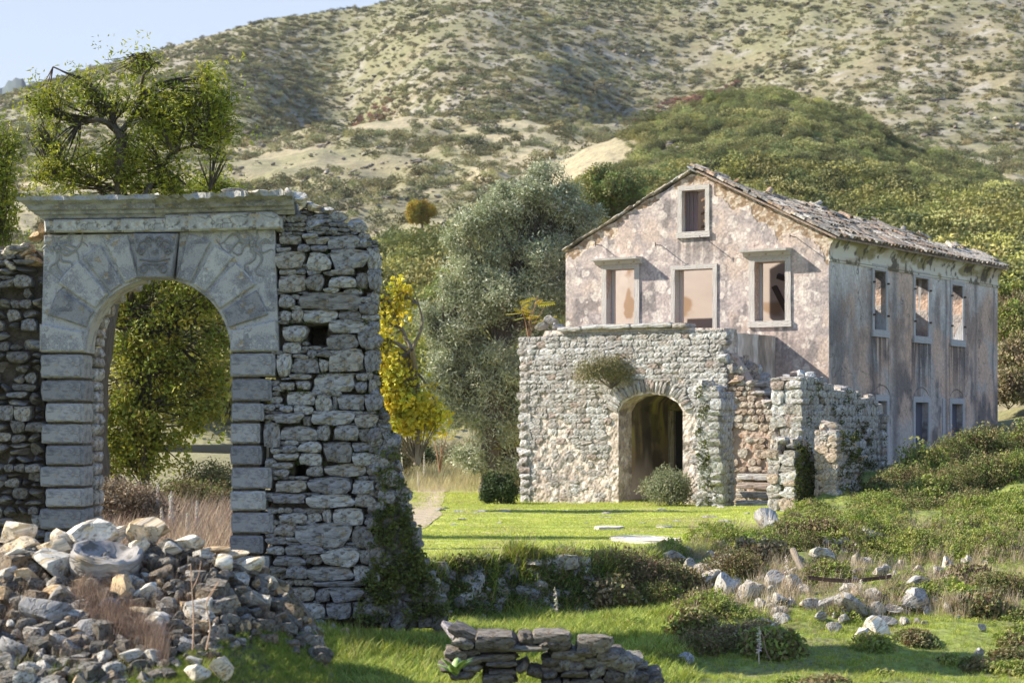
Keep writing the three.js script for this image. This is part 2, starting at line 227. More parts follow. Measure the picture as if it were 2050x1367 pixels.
function rowsAt(t, px, d) { const rs = t.rows; let i = 1; while (i < rs.length - 1 && d > rs[i][0]) i++; const [d0, a] = rs[i - 1], [d1, b] = rs[i], k = (d - d0) / (d1 - d0); const y0 = (HOR - table(t.x, a, px)) / F * d0, y1 = (HOR - table(t.x, b, px)) / F * d1; return EYE + lerp(y0, y1, k); }
const gully = (px, c, wl, wr) => { const q = px - c; return q < 0 ? Math.exp(-((q / wl) ** 2)) : Math.exp(-((q / wr) ** 2)); };
function mountainY(px, d) {
  const y0 = EYE + (HOR - 330) / F * 330, y1 = EYE + (HOR - table(...MCREST, px)) / F * 640; let t = (d - 330) / 310;
  let y = t <= 1 ? lerp(y0, y1, t) : y1 - (d - 640) * .25;
  const b = Math.max(0, Math.sin(Math.PI * clamp(t)));
  y -= b * (20 * gully(px, 660 + 60 * (1 - t), 150, 110) + 22 * gully(px, 1310 + 80 * (1 - t), 250, 330));
  y += b * (fbm(px / 120, d / 40, 5, 0, 31) - .5) * 7; return y;
}
const hillNoise = (px, d, k) => (fbm(px / 70 + 9, d / 14, 4, 0, 51) - .5) * k;
const spurY = (px, d) => rowsAt(SPUR, px, d) + hillNoise(px, d, d > 90 ? 3 : .5) * sstep(82, 120, d) - (d < 86 ? (86 - d) * .3 : 0);
const knollY = (px, d) => rowsAt(KNOLL, px, d) + hillNoise(px + 500, d, 2.2) * sstep(76, 110, d) - (d < 80 ? (80 - d) * .3 : 0);
function hillMesh(fn, px0, px1, nx, d0, d1, nd, tint, pow = 1) {
  const pos = [], col = [], uv = [], idx = [];
  for (let j = 0; j <= nd; j++) for (let i = 0; i <= nx; i++) { const px = lerp(px0, px1, i / nx), d = lerp(d0, d1, Math.pow(j / nd, pow)), x = (px - CX) / F * d, y = fn(px, d), c = tint(px, d, x);
    pos.push(x, y, -d); col.push(...c); uv.push(x / 9, d / 9); if (i < nx && j < nd) { const a = j * (nx + 1) + i; idx.push(a, a + 1, a + nx + 1, a + 1, a + nx + 2, a + nx + 1); } }
  const g = new THREE.BufferGeometry(); g.setAttribute('position', new THREE.Float32BufferAttribute(pos, 3)); g.setAttribute('color', new THREE.Float32BufferAttribute(col, 3)); g.setAttribute('uv', new THREE.Float32BufferAttribute(uv, 2)); g.setIndex(idx); g.computeVertexNormals(); return g;
}
const groundTex = tex(512, 512, (u, v) => { const a = fbm(u * 8, v * 8, 6, 8, 14), f = fbm(u * 50, v * 50, 3, 50, 18), s = .45 + a * .55 + (f - .5) * .9; return [s, s, s]; });
const hillMat = mat({ vertexColors: true, map: groundTex, roughness: 1 });
const TAN = [.27, .235, .135], STRAW = [.44, .375, .235], OLIVE = [.235, .23, .115], RUST = [.26, .12, .085], STONY = [.40, .37, .33], EARTH = [.22, .17, .11];
function mountainTint(px, d, x) { const a = fbm(x / 26, d / 26, 5, 0, 61), b = fbm(x / 4, d / 7, 4, 0, 67), t = (d - 330) / 310; let c = mix3(TAN, OLIVE, sstep(.3, .56, a) * .8); c = mix3(c, STONY, sstep(.56, .72, b) * .7);
  const lo = 1 - sstep(.0, .5, t); c = mix3(c, RUST, lo * (gully(px, 705, 40, 60) + gully(px, 1400, 60, 60)) * sstep(.4, .6, b) * .9); return c; }
function spurTint(px, d, x) { const a = fbm(x / 18, d / 18, 4, 0, 81), b = fbm(x / 6, d / 6, 3, 0, 87); let c = mix3(STRAW, TAN, sstep(.4, .6, a)); c = mix3(c, OLIVE, sstep(.44, .62, b) * .65); if (d < 190) c = mix3(c, OLIVE, .5 * (1 - sstep(140, 190, d))); return c; }
function knollTint(px, d, x) { const a = fbm(x / 12, d / 12, 4, 0, 91), left = 1 - sstep(1180, 1420, px + (d - 200) * 1.4); let c = mix3([.13, .13, .06], TAN, sstep(.5, .66, a) * .8); c = mix3(c, STRAW, left * sstep(150, 210, d)); c = mix3(c, STRAW, sstep(1940, 1990, px) * (1 - sstep(100, 130, d)) * .7); return c; }
const struct = (name, geo, m, label, category) => solo(name, geo, m, label, category, null, 'structure');
struct('mountain', hillMesh(mountainY, -900, 2900, 230, 330, 700, 110, mountainTint), hillMat, 'tall dry scrub-dotted mountain filling the background under the sky', 'mountain');
struct('mountain_spur', hillMesh(spurY, -900, 2700, 220, 82, 420, 110, spurTint, 1.3), hillMat, 'pale straw-coloured shoulder of the mountain behind the olive tree', 'hillside');
struct('knoll', hillMesh(knollY, 700, 2700, 200, 72, 300, 120, knollTint, 1.3), hillMat, 'rounded bushy green hill rising right behind the house roof', 'hill');
struct('far_ridge', hillMesh((px, d) => { const t = (d - 1300) / 200, y = EYE + (HOR - table([-900, -60, 0, 30, 60, 110, 160, 300], [190, 176, 166, 161, 165, 172, 186, 260], px)) / F * 1500; return t <= 1 ? lerp(y * .55, y, t) + (fbm(px / 9, 3, 3) - .5) * 14 * t : y - (d - 1500) * .3; }, -900, 320, 160, 1300, 1700, 12, () => [.05, .075, .085]), mat({ vertexColors: true }), 'dark blue-green wooded ridge far away at the left edge', 'ridge');

// ---------------------------------------------------------------- ground sheet
{
  const axis = (a, b, step, lo, hi) => { const v = []; for (let x = a; x <= b + 1e-6; x += step) v.push(x); let s = step, x = b; while (x < hi) { s *= 1.28; x += s; v.push(Math.min(x, hi)); } s = step; x = a; while (x > lo) { s *= 1.28; x -= s; v.unshift(Math.max(x, lo)); } return v; };
  const xs = axis(-9, 14, .17, -1800, 1800), ds = axis(14, 58, .2, -80, 2200), pos = [], col = [], uv = [], idx = [];
  ds.forEach((d, j) => xs.forEach((x, i) => {
    const y = d > 8 ? height(x, d) : -1.1, px = CX + x / Math.max(d, 6) * F, e = edgeAt(px), up = sstep(-.3, .6, (d - e) / 1.2);
    const a = fbm(x * .5, d * .5, 4, 0, 5), b = fbm(x * 2, d * 2, 3, 0, 6);
    let c = mix3([.27, .31, .07], [.20, .25, .05], a); c = mix3(c, [.19, .16, .10], sstep(.55, .72, b) * .6); c = mix3(c, mix3([.50, .57, .10], [.56, .56, .15], sstep(.4, .7, b)), up * sstep(560, 800, px) * (1 - sstep(1560, 1720, px)) * .9); if (up > .5 && px > 700 && px < 1700) { const bare = fbm(x * .9 + 30, d * .6, 4, 0, 15), moss = fbm(x * 1.7, d * 1.2 + 9, 3, 0, 16); c = mix3(c, [.30, .36, .06], sstep(.5, .7, moss) * .6); c = mix3(c, [.42, .34, .22], sstep(.60, .72, bare) * .75); }
    if (px < 640 && d > 24) c = mix3(c, [.30, .24, .15], .8); if (px > 1700 && d > 50) c = mix3(c, [.26, .22, .12], .7); if (d > 56 && px < 1100) c = mix3(c, [.30, .27, .13], sstep(58, 66, d)); if (d < e && Math.abs(d - e) < .8 && px < 1250) c = mix3(c, EARTH, .6);
    pos.push(x, y, -d); col.push(...c); uv.push(x / 2.4, d / 2.4); if (i < xs.length - 1 && j < ds.length - 1) { const k = j * xs.length + i; idx.push(k, k + 1, k + xs.length, k + 1, k + xs.length + 1, k + xs.length); }
  }));
  const g = new THREE.BufferGeometry(); g.setAttribute('position', new THREE.Float32BufferAttribute(pos, 3)); g.setAttribute('color', new THREE.Float32BufferAttribute(col, 3)); g.setAttribute('uv', new THREE.Float32BufferAttribute(uv, 2)); g.setIndex(idx); g.computeVertexNormals();
  struct('ground', g, mat({ vertexColors: true, map: groundTex, bumpMap: earthB, bumpScale: .03, roughness: 1 }), 'grassy ground in two levels around the ruins', 'ground');
}
// trodden earth path over the lawn
{
  const mid = [[905, 930], [880, 965], [862, 985], [850, 1005], [838, 1025], [815, 1045], [780, 1062]].map(([a, b]) => spot(a, b)), c = new THREE.CatmullRomCurve3(mid), pos = [], uv = [], idx = [], n = 60, q = V();
  for (let i = 0; i <= n; i++) { c.getPointAt(i / n, q); const w = .38 + .25 * fbm(i * .2, 3, 2), t = c.getTangentAt(i / n), s = V(-t.z, 0, t.x).normalize(); for (let k = -3; k <= 3; k++) { const x = q.x + s.x * w * k / 3 * (1 + .3 * (vn(i * .6, k * 2) - .5)), z = q.z + s.z * w * k / 3; pos.push(x, height(x, -z) + .012, z); uv.push(x, z); if (k < 3 && i < n) { const a = i * 7 + k + 3; idx.push(a, a + 7, a + 1, a + 1, a + 7, a + 8); } } }
  const g = new THREE.BufferGeometry(); g.setAttribute('position', new THREE.Float32BufferAttribute(pos, 3)); g.setAttribute('uv', new THREE.Float32BufferAttribute(uv, 2)); g.setIndex(idx); g.computeVertexNormals();
  struct('path', g, mat({ color: rgb(.46, .37, .27), map: earthTex, bumpMap: earthB, bumpScale: .03, side: THREE.DoubleSide }), 'narrow trodden earth path crossing the lawn beside the gateway wall', 'path');
}
// ---------------------------------------------------------------- the ruined gateway: walls left and right, dressed stone archway between
const AD = 24, AS = AD / F;                                        // depth of the gateway's face, metres per photograph pixel there
const AX = (px) => (px - 315) * AS, AY = (py) => EYE + (HOR - py) * AS;
const archAt = V((315 - CX) * AS, 0, -AD);
const at2 = (list) => list.map(([a, b]) => [AX(a), AY(b)]);
const ashTex = tex(N, N, (u, v) => { const a = fbm(u * 4, v * 4, 5, 4, 121), b = fbm(u * 16, v * 16, 4, 16, 133), f = fbm(u * 90, v * 90, 2, 90, 135); let k = mix3([.66, .67, .71], [1.05, 1.05, 1.05], sstep(.35, .62, a)); k = mix3(k, [.34, .34, .38], sstep(.50, .70, fbm(u * 3, v * 2, 6, 0, 141)) * .7); k = mix3(k, [1.5, 1.48, 1.42], sstep(.62, .68, b) * .9); k = mix3(k, [.8, .6, .3], sstep(.7, .76, fbm(u * 8, v * 8, 3, 8, 147)) * .6); const s = .55 + .9 * f; return [k[0] * s, k[1] * s, k[2] * s]; });
const ashB = tex(N, N, (u, v) => .6 * fbm(u * 60, v * 60, 3, 60, 151) + .4 * fbm(u * 12, v * 12, 3, 12, 155), false);
const ashMat = (r, g, b) => mat({ color: rgb(r, g, b), map: ashTex, bumpMap: ashB, bumpScale: .012 });
const ashTones = [ashMat(.46, .46, .465), ashMat(.38, .382, .395), ashMat(.29, .292, .31), ashMat(.52, .52, .51)];
const lintelMat = stoneMat(.56, .56, .56);
{
  const r = rng(11);
  const t = thing('stone_archway', 'grey dressed stone archway with carved keystone and broken moulded cornice on top', 'archway', archAt);
  const uvScale = (g, k = 1.2) => { const u = g.attributes.uv; for (let i = 0; i < u.count; i++) u.setXY(i, u.getX(i) * k, u.getY(i) * k); return g; };
  const jitter = (g, a = .004) => warp(g, (v) => { v.x += (vn3(v.x * 9, v.y * 9, v.z * 9, 4) - .5) * a * 2; v.y += (vn3(v.x * 9, v.y * 9, v.z * 9, 8) - .5) * a * 2; });
  const cx = 315, cy = 702, ri = 145, ro = 240, ang = (deg, rad) => [AX(cx + rad * Math.sin(deg * D2R)), AY(cy - rad * Math.cos(deg * D2R))];
  const arc = (a0, a1, rad, n = 10) => [...Array(n + 1)].map((_, i) => ang(lerp(a0, a1, i / n), rad));
  // wall core of the spandrels and the arch ring, its face a little behind the raised blocks
  const left = [...at2([[80, 705], [86, 470], [275, 466]]), ...arc(-12, -90, ri, 16), ...at2([[170, 705]])];
  const right = [...at2([[358, 464], [549, 452], [558, 704], [460, 704]]), ...arc(90, 14, ri, 16)];
  for (const [pts] of [[left], [right]]) { const k = part(t, 'spandrel_slab', uvScale(extrude(pts, .5, [], .008)), ashTones[0]); k.position.z = -.53; }
  // voussoirs
  const joints = [13.5, 27, 40, 57, 73];
  for (const s of [-1, 1]) for (let i = 0; i < 4; i++) { const a0 = (joints[i] + 1.2) * s, a1 = (joints[i + 1] - 1.2) * s, out = ro - (i === 3 ? 8 : 0) + r.r(-4, 4);
    const g = uvScale(extrude([...arc(a0, a1, ri + 6, 6), ...arc(a1, a0, out, 6)].map((p) => p).reverse(), .07, [], .016)); const k = part(t, 'voussoir', jitter(g), ashTones[[0, 1, 0, 2, 1, 3, 0, 2][i + (s > 0 ? 4 : 0)]]); k.position.z = -.075 + (i % 2 ? .004 : .012); }
  // springers
  for (const q of [[[79, 648], [164, 664], [170, 703], [79, 703]], [[464, 662], [551, 640], [558, 702], [460, 702]]]) { const k = part(t, 'springer', uvScale(extrude(at2(q).reverse(), .1, [], .014)), ashTones[0]); k.position.z = -.085; }
  // keystone with scrolls, slipped a little below its neighbours
  const ks = part(t, 'keystone', jitter(uvScale(extrude(at2([[277, 556], [345, 556], [357, 468], [269, 468]]), .5, [], .015))), ashTones[2]); ks.position.z = -.42;
  const swirl = (px, py, R, turns, dir, rad = .013) => { const pts = []; for (let i = 0; i <= 22; i++) { const a = i / 22 * turns * 6.283, q = R * (1 - .75 * i / 22); pts.push(V(AX(px + dir * q * Math.cos(a)), AY(py - q * Math.sin(a)), 0)); } return new THREE.TubeGeometry(new THREE.CatmullRomCurve3(pts), 30, rad, 5); };
  for (const [px, py, R, d] of [[290, 495, 14, 1], [334, 495, 14, -1], [284, 505, 9, -1], [338, 505, 9, 1], [291, 540, 11, 1], [328, 540, 11, -1], [300, 483, 9, 1], [322, 483, 9, -1]]) { const k = part(ks, 'scroll', swirl(px, py, R, 1.2, d), ashTones[2]); k.position.z = .522; }
  { const k = part(ks, 'carved_band', limb([V(AX(282), AY(520), 0), V(AX(312), AY(524), 0), V(AX(342), AY(519), 0)], .012, .012, 12, 6, 0), ashTones[2]); k.position.z = .518; const k2 = part(ks, 'carved_band', limb([V(AX(288), AY(528), 0), V(AX(312), AY(531), 0), V(AX(338), AY(527), 0)], .01, .01, 12, 6, 0), ashTones[2]); k2.position.z = .518;
    const k3 = part(ks, 'boss', new THREE.SphereGeometry(.07, 14, 10).scale(1, .9, .35), ashTones[2]); k3.position.set(AX(312), AY(505), .5); }
  // carved leaf sprays of the spandrels
  const spray = (px, py, list) => { const c = part(t, 'spandrel_carving', new THREE.SphereGeometry(.045, 12, 8).scale(1, 1, .4), ashTones[0]); c.position.set(AX(px), AY(py), -.022);
    for (const [a, L, w] of list) { const pts = []; for (let i = 0; i <= 8; i++) { const q = 8 + L * i / 8, b = a * D2R + Math.sin(i * .9 + a) * w * .03; pts.push(V(q * AS * Math.cos(b), q * AS * Math.sin(b), 0)); } part(c, 'tendril', limb(pts, .026, .008, 16, 6, 0).scale(1, 1, .7), ashTones[0]); } };
  spray(114, 498, [[20, 60, 9], [2, 52, 8], [-22, 42, 9], [40, 38, 8], [80, 22, 6], [120, 26, 6], [170, 24, 6], [-60, 44, 9], [-85, 80, 6], [-100, 55, 8]]);
  spray(505, 487, [[165, 66, 9], [185, 60, 9], [150, 48, 8], [110, 26, 6], [60, 28, 6], [10, 30, 6], [-30, 36, 8], [-70, 62, 9], [-95, 52, 9], [205, 45, 9]]);
  for (let i = 0; i < 6; i++) { const k = part(t, 'edge_scallop', new THREE.TorusGeometry(.028, .007, 5, 10, Math.PI), ashTones[3]); k.rotation.z = Math.PI / 2; k.position.set(AX(94), AY(500 + i * 18), -.024); }
  // pier blocks, left and right
  const lb = [[78, 168, 708, 757], [79, 170, 760, 803], [88, 168, 806, 845], [78, 166, 848, 888], [88, 168, 891, 931], [76, 168, 933, 974], [88, 169, 977, 1015], [75, 170, 1018, 1060], [86, 168, 1063, 1104], [78, 170, 1107, 1150]];
  const rb = [[457, 553, 706, 754], [460, 545, 757, 803], [461, 529, 806, 843], [459, 521, 846, 888], [459, 524, 891, 931], [460, 545, 934, 979], [458, 533, 982, 1022], [459, 548, 1025, 1068], [458, 527, 1071, 1109], [459, 540, 1112, 1156], [458, 530, 1159, 1205]];
  for (const [list, s] of [[lb, 0], [rb, 3]]) list.forEach(([a, b, c, d], i) => { const k = part(t, 'pier_block', ashlarShapes[(i + s) % 6], ashTones[[1, 2, 0, 1, 2, 1, 0, 2, 1, 3][(i + s) % 10]]); const w = (b - a) * AS, h = (d - c) * AS, dp = .55; k.scale.set(w, h, dp); k.position.set(AX((a + b) / 2), AY((c + d) / 2), -dp / 2 + (i % 2 ? -.012 : .006)); k.rotation.z = r.n() * .01;
    const f = part(k, 'raised_face', shade(extrude(rect(-.44, -.42, .40, .40), .02 / dp, [], .02), .3), k.material); f.position.z = .475; });
  part(t, 'pier_core', box(AX(92), AY(1210), -.62, AX(163), AY(700), -.05), coreMat); part(t, 'pier_core', box(AX(464), AY(1210), -.62, AX(518), AY(700), -.05), coreMat);
  // frieze stones
  const fr = (pts, z, m) => { const k = part(t, 'frieze_stone', jitter(uvScale(extrude(at2(pts).reverse(), .55, [], .02)), .01), m); k.position.z = z; };
  fr([[88, 441], [336, 437], [333, 463], [90, 465]], -.5, lintelMat); fr([[331, 431], [545, 424], [566, 437], [566, 458], [332, 463]], -.48, lintelMat);
  // cornice, moulded, in two lengths broken apart above the keystone
  const prof = [[-.5, 0], [.03, 0], [.05, .045], [.09, .05], [.10, .085], [.15, .10], [.17, .14], [.175, .165], [.24, .20], [.265, .205], [.27, .26], [-.5, .27]];
  const loft = (L, seg, miter, seed, chip) => { const pos = [], uv = [], idx = [], n = prof.length; for (let i = 0; i <= seg; i++) prof.forEach(([z, y], k) => { let x = L * i / seg; const q = i / seg; if (miter && z > 0) x -= z * miter * (1 - q); const e = chip * Math.max(0, z) / .27, c = vn(q * L * 9, k * .8, 0, seed) - .5, c2 = vn(q * L * 26, k * 1.7, 0, seed + 3) - .5; let zz = z - e * Math.max(0, c * .14 + c2 * .05), yy = y + (k > 8 ? e * (c2 * .03 + c * .03) : 0); pos.push(x, yy, zz); uv.push(x * 1.2, k * .09); if (i < seg) { const a = i * n + k, b = i * n + (k + 1) % n; idx.push(a, b, a + n, b, b + n, a + n); } });
    const cap = (i, f) => { for (let k = 1; k < n - 1; k++) f ? idx.push(i * n, i * n + k + 1, i * n + k) : idx.push(i * n, i * n + k, i * n + k + 1); }; cap(0, true); cap(seg, false);
    const g = new THREE.BufferGeometry(); g.setAttribute('position', new THREE.Float32BufferAttribute(pos, 3)); g.setAttribute('uv', new THREE.Float32BufferAttribute(uv, 2)); g.setIndex(idx); return shade(g, .5); };
  const c1 = part(t, 'cornice_stone', loft((312 - 84) * AS, 46, 1, 5, .5), ashTones[1]); c1.position.set(AX(86), AY(438), -.01); c1.rotation.z = .014; c1.scale.y = .98;
  const c2 = part(t, 'cornice_stone', loft((590 - 312) * AS, 60, 0, 9, 1.5), ashMat(.36, .35, .31)); c2.position.set(AX(312), AY(436), .0); c2.rotation.z = .027; c2.scale.y = 1.03;
  for (const [px, py, w, h, n] of [[312, 392, 16, 14, 2], [470, 381, 56, 10, 5], [520, 383, 34, 8, 6], [600, 398, 30, 32, 8], [585, 392, 34, 34, 1]]) { const k = part(t, 'broken_stone', rockShapes[n], paleTones[n % 2 ? 4 : 2]); k.scale.set(w * AS, h * AS, .22); k.position.set(AX(px), AY(py), -.02); }
  // rubble backing of the reveals behind the dressed stone
  const back = []; let y = AY(1150); while (y < AY(560)) { const h = r.r(.1, .2); for (const s of [-1, 1]) { const px = s < 0 ? 172 + Math.max(0, 0) : 457; let x = AX(px); if (y > AY(702)) { const q = (AY(702) - y) / AS; const dx = Math.sqrt(Math.max(0, 142 * 142 - q * q)); x = AX(315 + s * dx); } for (let j = 0; j < 2; j++) back.push([x, y, h, j, s]); } y += h; }
  for (const [x, yy, h, j, s] of back) { const k = part(t, 'reveal_stone', blockShapes[r.i(14)], houseTones[r.i(5)]); k.scale.set(.3, h * 1.02, .26); k.position.set(x + s * .14, yy + h / 2, -.68 - j * .25 + r.n() * .03); }
}
// right-hand wall: coursed rubble read off stone by stone, its torn end showing the core
const RW = [[556, 604, 469, 490], [605, 636, 467, 476], [612, 655, 476, 490], [657, 720, 471, 496], [720, 736, 476, 491], [596, 620, 489, 504], [621, 655, 490, 503], [550, 611, 505, 537], [615, 662, 505, 540], [665, 734, 499, 537], [734, 760, 498, 540], [559, 592, 538, 549], [593, 612, 538, 549], [615, 640, 541, 551], [662, 710, 538, 551], [737, 760, 544, 580], [712, 736, 545, 576], [559, 612, 551, 584], [613, 647, 552, 581], [658, 710, 552, 574], [648, 677, 575, 585], [685, 724, 575, 591], [558, 589, 591, 616], [596, 718, 586, 619], [720, 755, 604, 627], [718, 742, 592, 603], [561, 584, 622, 641], [585, 606, 620, 641], [607, 674, 621, 646], [677, 722, 620, 642], [724, 757, 628, 641], [565, 612, 651, 683], [657, 734, 643, 667], [736, 757, 643, 662], [654, 715, 668, 698], [717, 756, 664, 697], [565, 601, 685, 705], [553, 582, 708, 755], [586, 638, 715, 745], [633, 663, 703, 714], [660, 728, 699, 742], [730, 757, 701, 743], [639, 658, 721, 744], [579, 622, 747, 758], [624, 709, 745, 785], [711, 735, 746, 762], [711, 734, 764, 786], [737, 753, 758, 784], [560, 589, 764, 779], [590, 620, 762, 780], [574, 630, 783, 811], [631, 662, 789, 820], [675, 730, 788, 819], [664, 674, 790, 818], [732, 763, 790, 821], [560, 585, 811, 825], [587, 626, 813, 831], [550, 604, 827, 846], [606, 622, 832, 852], [624, 708, 822, 850], [710, 757, 829, 855], [526, 559, 846, 894], [560, 631, 852, 880], [633, 660, 852, 881], [669, 717, 852, 882], [718, 750, 857, 884], [568, 597, 881, 890], [566, 595, 891, 906], [597, 643, 883, 905], [645, 704, 884, 927], [706, 744, 887, 903], [541, 559, 897, 908], [546, 596, 909, 923], [545, 585, 925, 938], [598, 642, 907, 930], [551, 577, 940, 954], [706, 750, 906, 930], [613, 646, 932, 953], [649, 733, 930, 955], [550, 614, 963, 986], [616, 702, 956, 988], [704, 748, 960, 988], [543, 611, 989, 1009], [613, 707, 990, 1016], [709, 752, 990, 1014], [560, 614, 1026, 1045], [615, 642, 1026, 1045], [665, 725, 1017, 1050], [549, 593, 1047, 1072], [595, 700, 1048, 1093], [530, 580, 1073, 1088], [570, 645, 1090, 1110], [534, 569, 1094, 1110], [646, 717, 1099, 1133], [719, 746, 1102, 1130], [547, 611, 1112, 1131], [613, 645, 1112, 1131], [572, 612, 1132, 1158], [613, 705, 1134, 1161], [709, 739, 1133, 1161], [629, 728, 1163, 1174], [580, 629, 1175, 1202], [662, 724, 1176, 1203], [632, 660, 1178, 1204], [653, 702, 1206, 1237], [704, 745, 1205, 1237], [600, 650, 1208, 1240], [644, 662, 1018, 1046], [704, 745, 1052, 1094]];
{
  const r = rng(21), t = thing('ruined_wall', 'tall broken rubble wall of pale grey limestone standing right of the archway', 'wall', archAt.clone());
  const outline = [[545, 1260], [530, 880], [552, 700], [552, 470], [560, 430], [600, 405], [640, 418], [672, 440], [728, 448], [738, 475], [758, 500], [757, 560], [750, 640], [755, 720], [762, 800], [770, 850], [796, 880], [800, 940], [814, 985], [818, 1030], [832, 1080], [850, 1130], [880, 1180], [892, 1260]];
  const inner = at2(outline.map(([x, y]) => [x > 700 ? x - 8 : x + 3, y < 480 ? y + 8 : y])); const hole1 = at2([[612, 652], [655, 648], [650, 690], [612, 690]]), hole2 = at2([[588, 923], [614, 925], [612, 956], [586, 954]]);
  const k = part(t, 'rubble_core', extrude(inner.reverse(), .62, [hole1, hole2]), coreMat); k.position.z = -.80;
  part(t, 'rear_face', extrude(at2(outline.map(([x, y]) => [x > 700 ? x - 14 : x + 6, y < 480 ? y + 10 : y])).reverse(), .1, []), coreMat).position.z = -.92;
  const R = RW.map(([a, b, c, d]) => [AX(a), AY(d), AX(b), AY(c)]), poly = at2(outline), busy = (q) => R.some((s) => q[0] < s[2] - .01 && q[2] > s[0] + .01 && q[1] < s[3] - .01 && q[3] > s[1] + .01);
  layStones(t, R, { seed: 5, z: .02, depth: .4, jit: .045, mats: wallTones, grow: 1.07, gap: 0, tilt: .035, shapes: [...facingShapes, ...blockShapes.slice(0, 7)] });
  // small stones in the gaps
  const fill = courses(r, AX(545), AY(1240), AX(745), AY(430), .12, .06).filter((q) => { const x = (q[0] + q[2]) / 2, y = (q[1] + q[3]) / 2; return inside(poly, x, y) && !busy([q[0] + .045, q[1] + .022, q[2] - .045, q[3] - .022]) && !inside(hole1, x, y) && !inside(hole2, x, y); });
  layStones(t, fill, { seed: 6, z: -.03, depth: .3, jit: .04, mats: wallTones, grow: 1.15, tilt: .12, shapes: facingShapes });
  // the torn end: lumps of the core, receding
  const lumps = []; for (let y = 850; y < 1250; y += 11) for (let x = 735; x < 905; x += 13) { const a = x + r.n() * 8, b = y + r.n() * 7; if (inside(outline, a, b) && a > 748 - (b > 1100 ? 10 : 0)) lumps.push([a, b]); }
  for (let y = 470; y < 860; y += 14) for (let i = 0; i < 1; i++) { const b = y + r.n() * 6; for (let a = 764; a > 735; a -= 12) if (inside(outline, a, b)) { lumps.push([a + r.n() * 3, b]); break; } }
  for (const [a, b] of lumps) { const s = r.r(.07, .2) * (b > 850 ? 1 : .8), k = part(t, 'core_stone', r() < .4 ? blockShapes[r.i(14)] : rockShapes[r.i(14)], (r() < (b > 1000 ? .35 : .7) ? wallTones : darkTones)[r.i(4)]); k.scale.set(s * r.r(.7, 1.3), s * r.r(.7, 1.2), s * 1.3); const u = Math.max(0, a - 745) / 100; k.position.set(AX(a), AY(b), -.03 - u * .10 - r() * .07); k.rotation.set(r.n() * .5, r.n() * .6, r.n() * .9); }
  // top of the wall
  for (const [px, py, w, h, n, m] of [[702, 453, 56, 38, 3, 2], [672, 432, 42, 26, 5, 2], [628, 412, 34, 20, 7, 0], [612, 406, 20, 16, 9, 2], [650, 418, 26, 14, 2, 4], [600, 440, 30, 26, 4, 4], [628, 445, 44, 24, 6, 4], [655, 452, 26, 22, 8, 3], [585, 455, 30, 20, 11, 4], [640, 430, 40, 18, 10, 4], [665, 462, 20, 18, 1, 4], [610, 425, 26, 12, 3, 3], [575, 470, 30, 16, 2, 4], [632, 462, 40, 12, 7, 4], [590, 425, 24, 20, 9, 4]]) { const k = part(t, 'top_stone', rockShapes[n], [paleTones[0], stoneMat(.5, .48, .45), stoneMat(.52, .52, .52), stoneMat(.3, .28, .26), wallTones[1]][m]); k.scale.set(w * AS, h * AS, .3); k.position.set(AX(px), AY(py), -.15 + r.n() * .06); k.rotation.y = r.n() * .4; }
  // stones of the back of the wall, seen past the torn end
  const moss = []; const mr = rng(8); for (let i = 0; i < 220; i++) { const y = 480 + mr() * 760, e = outline.filter(([x, b]) => x > 700); let x = 0; for (let j = 1; j < e.length; j++) if (y >= e[j - 1][1] && y <= e[j][1]) x = lerp(e[j - 1][0], e[j][0], (y - e[j - 1][1]) / (e[j][1] - e[j - 1][1])); if (!x) continue; moss.push({ p: V(AX(x - 5 - mr() * (y > 850 ? 45 : 14)), AY(y), -.02 - mr() * .35), r: [mr() * 6, mr() * 6, 0], s: mr.r(.6, 1.3), c: mix3([.05, .06, .012], [.12, .13, .03], mr()) }); }
  for (let i = 0; i < 230; i++) { const b = 900 + 340 * Math.sqrt(mr()), lo = table([900, 985, 1080, 1130, 1240], [760, 760, 750, 745, 715], b), hi = table([900, 985, 1080, 1130, 1180, 1240], [800, 812, 830, 848, 878, 890], b), a = lerp(lo, hi, mr()); if (fbm(a * .05, b * .03, 3, 0, 17) < .44) continue; moss.push({ p: V(AX(a), AY(b), .06 - Math.max(0, a - 745) / 1000 + mr() * .05), r: [mr() * 6, mr() * 6, 0], s: mr.r(.6, 1.5), c: mix3([.06, .085, .02], [.17, .19, .04], mr()) }); }
  for (let i = 0; i < 160; i++) { const q = R[mr.i(R.length)]; moss.push({ p: V(lerp(q[0], q[2], mr()), q[1] - .01, -.04 - mr() * .04), r: [mr() * 6, mr() * 6, 0], s: mr.r(.3, .75), c: mix3([.07, .12, .02], [.10, .12, .03], mr()) }); }
  copies('moss', leaves(77, 26, .05, .03, .07, .2), M.dull, moss, t);
}
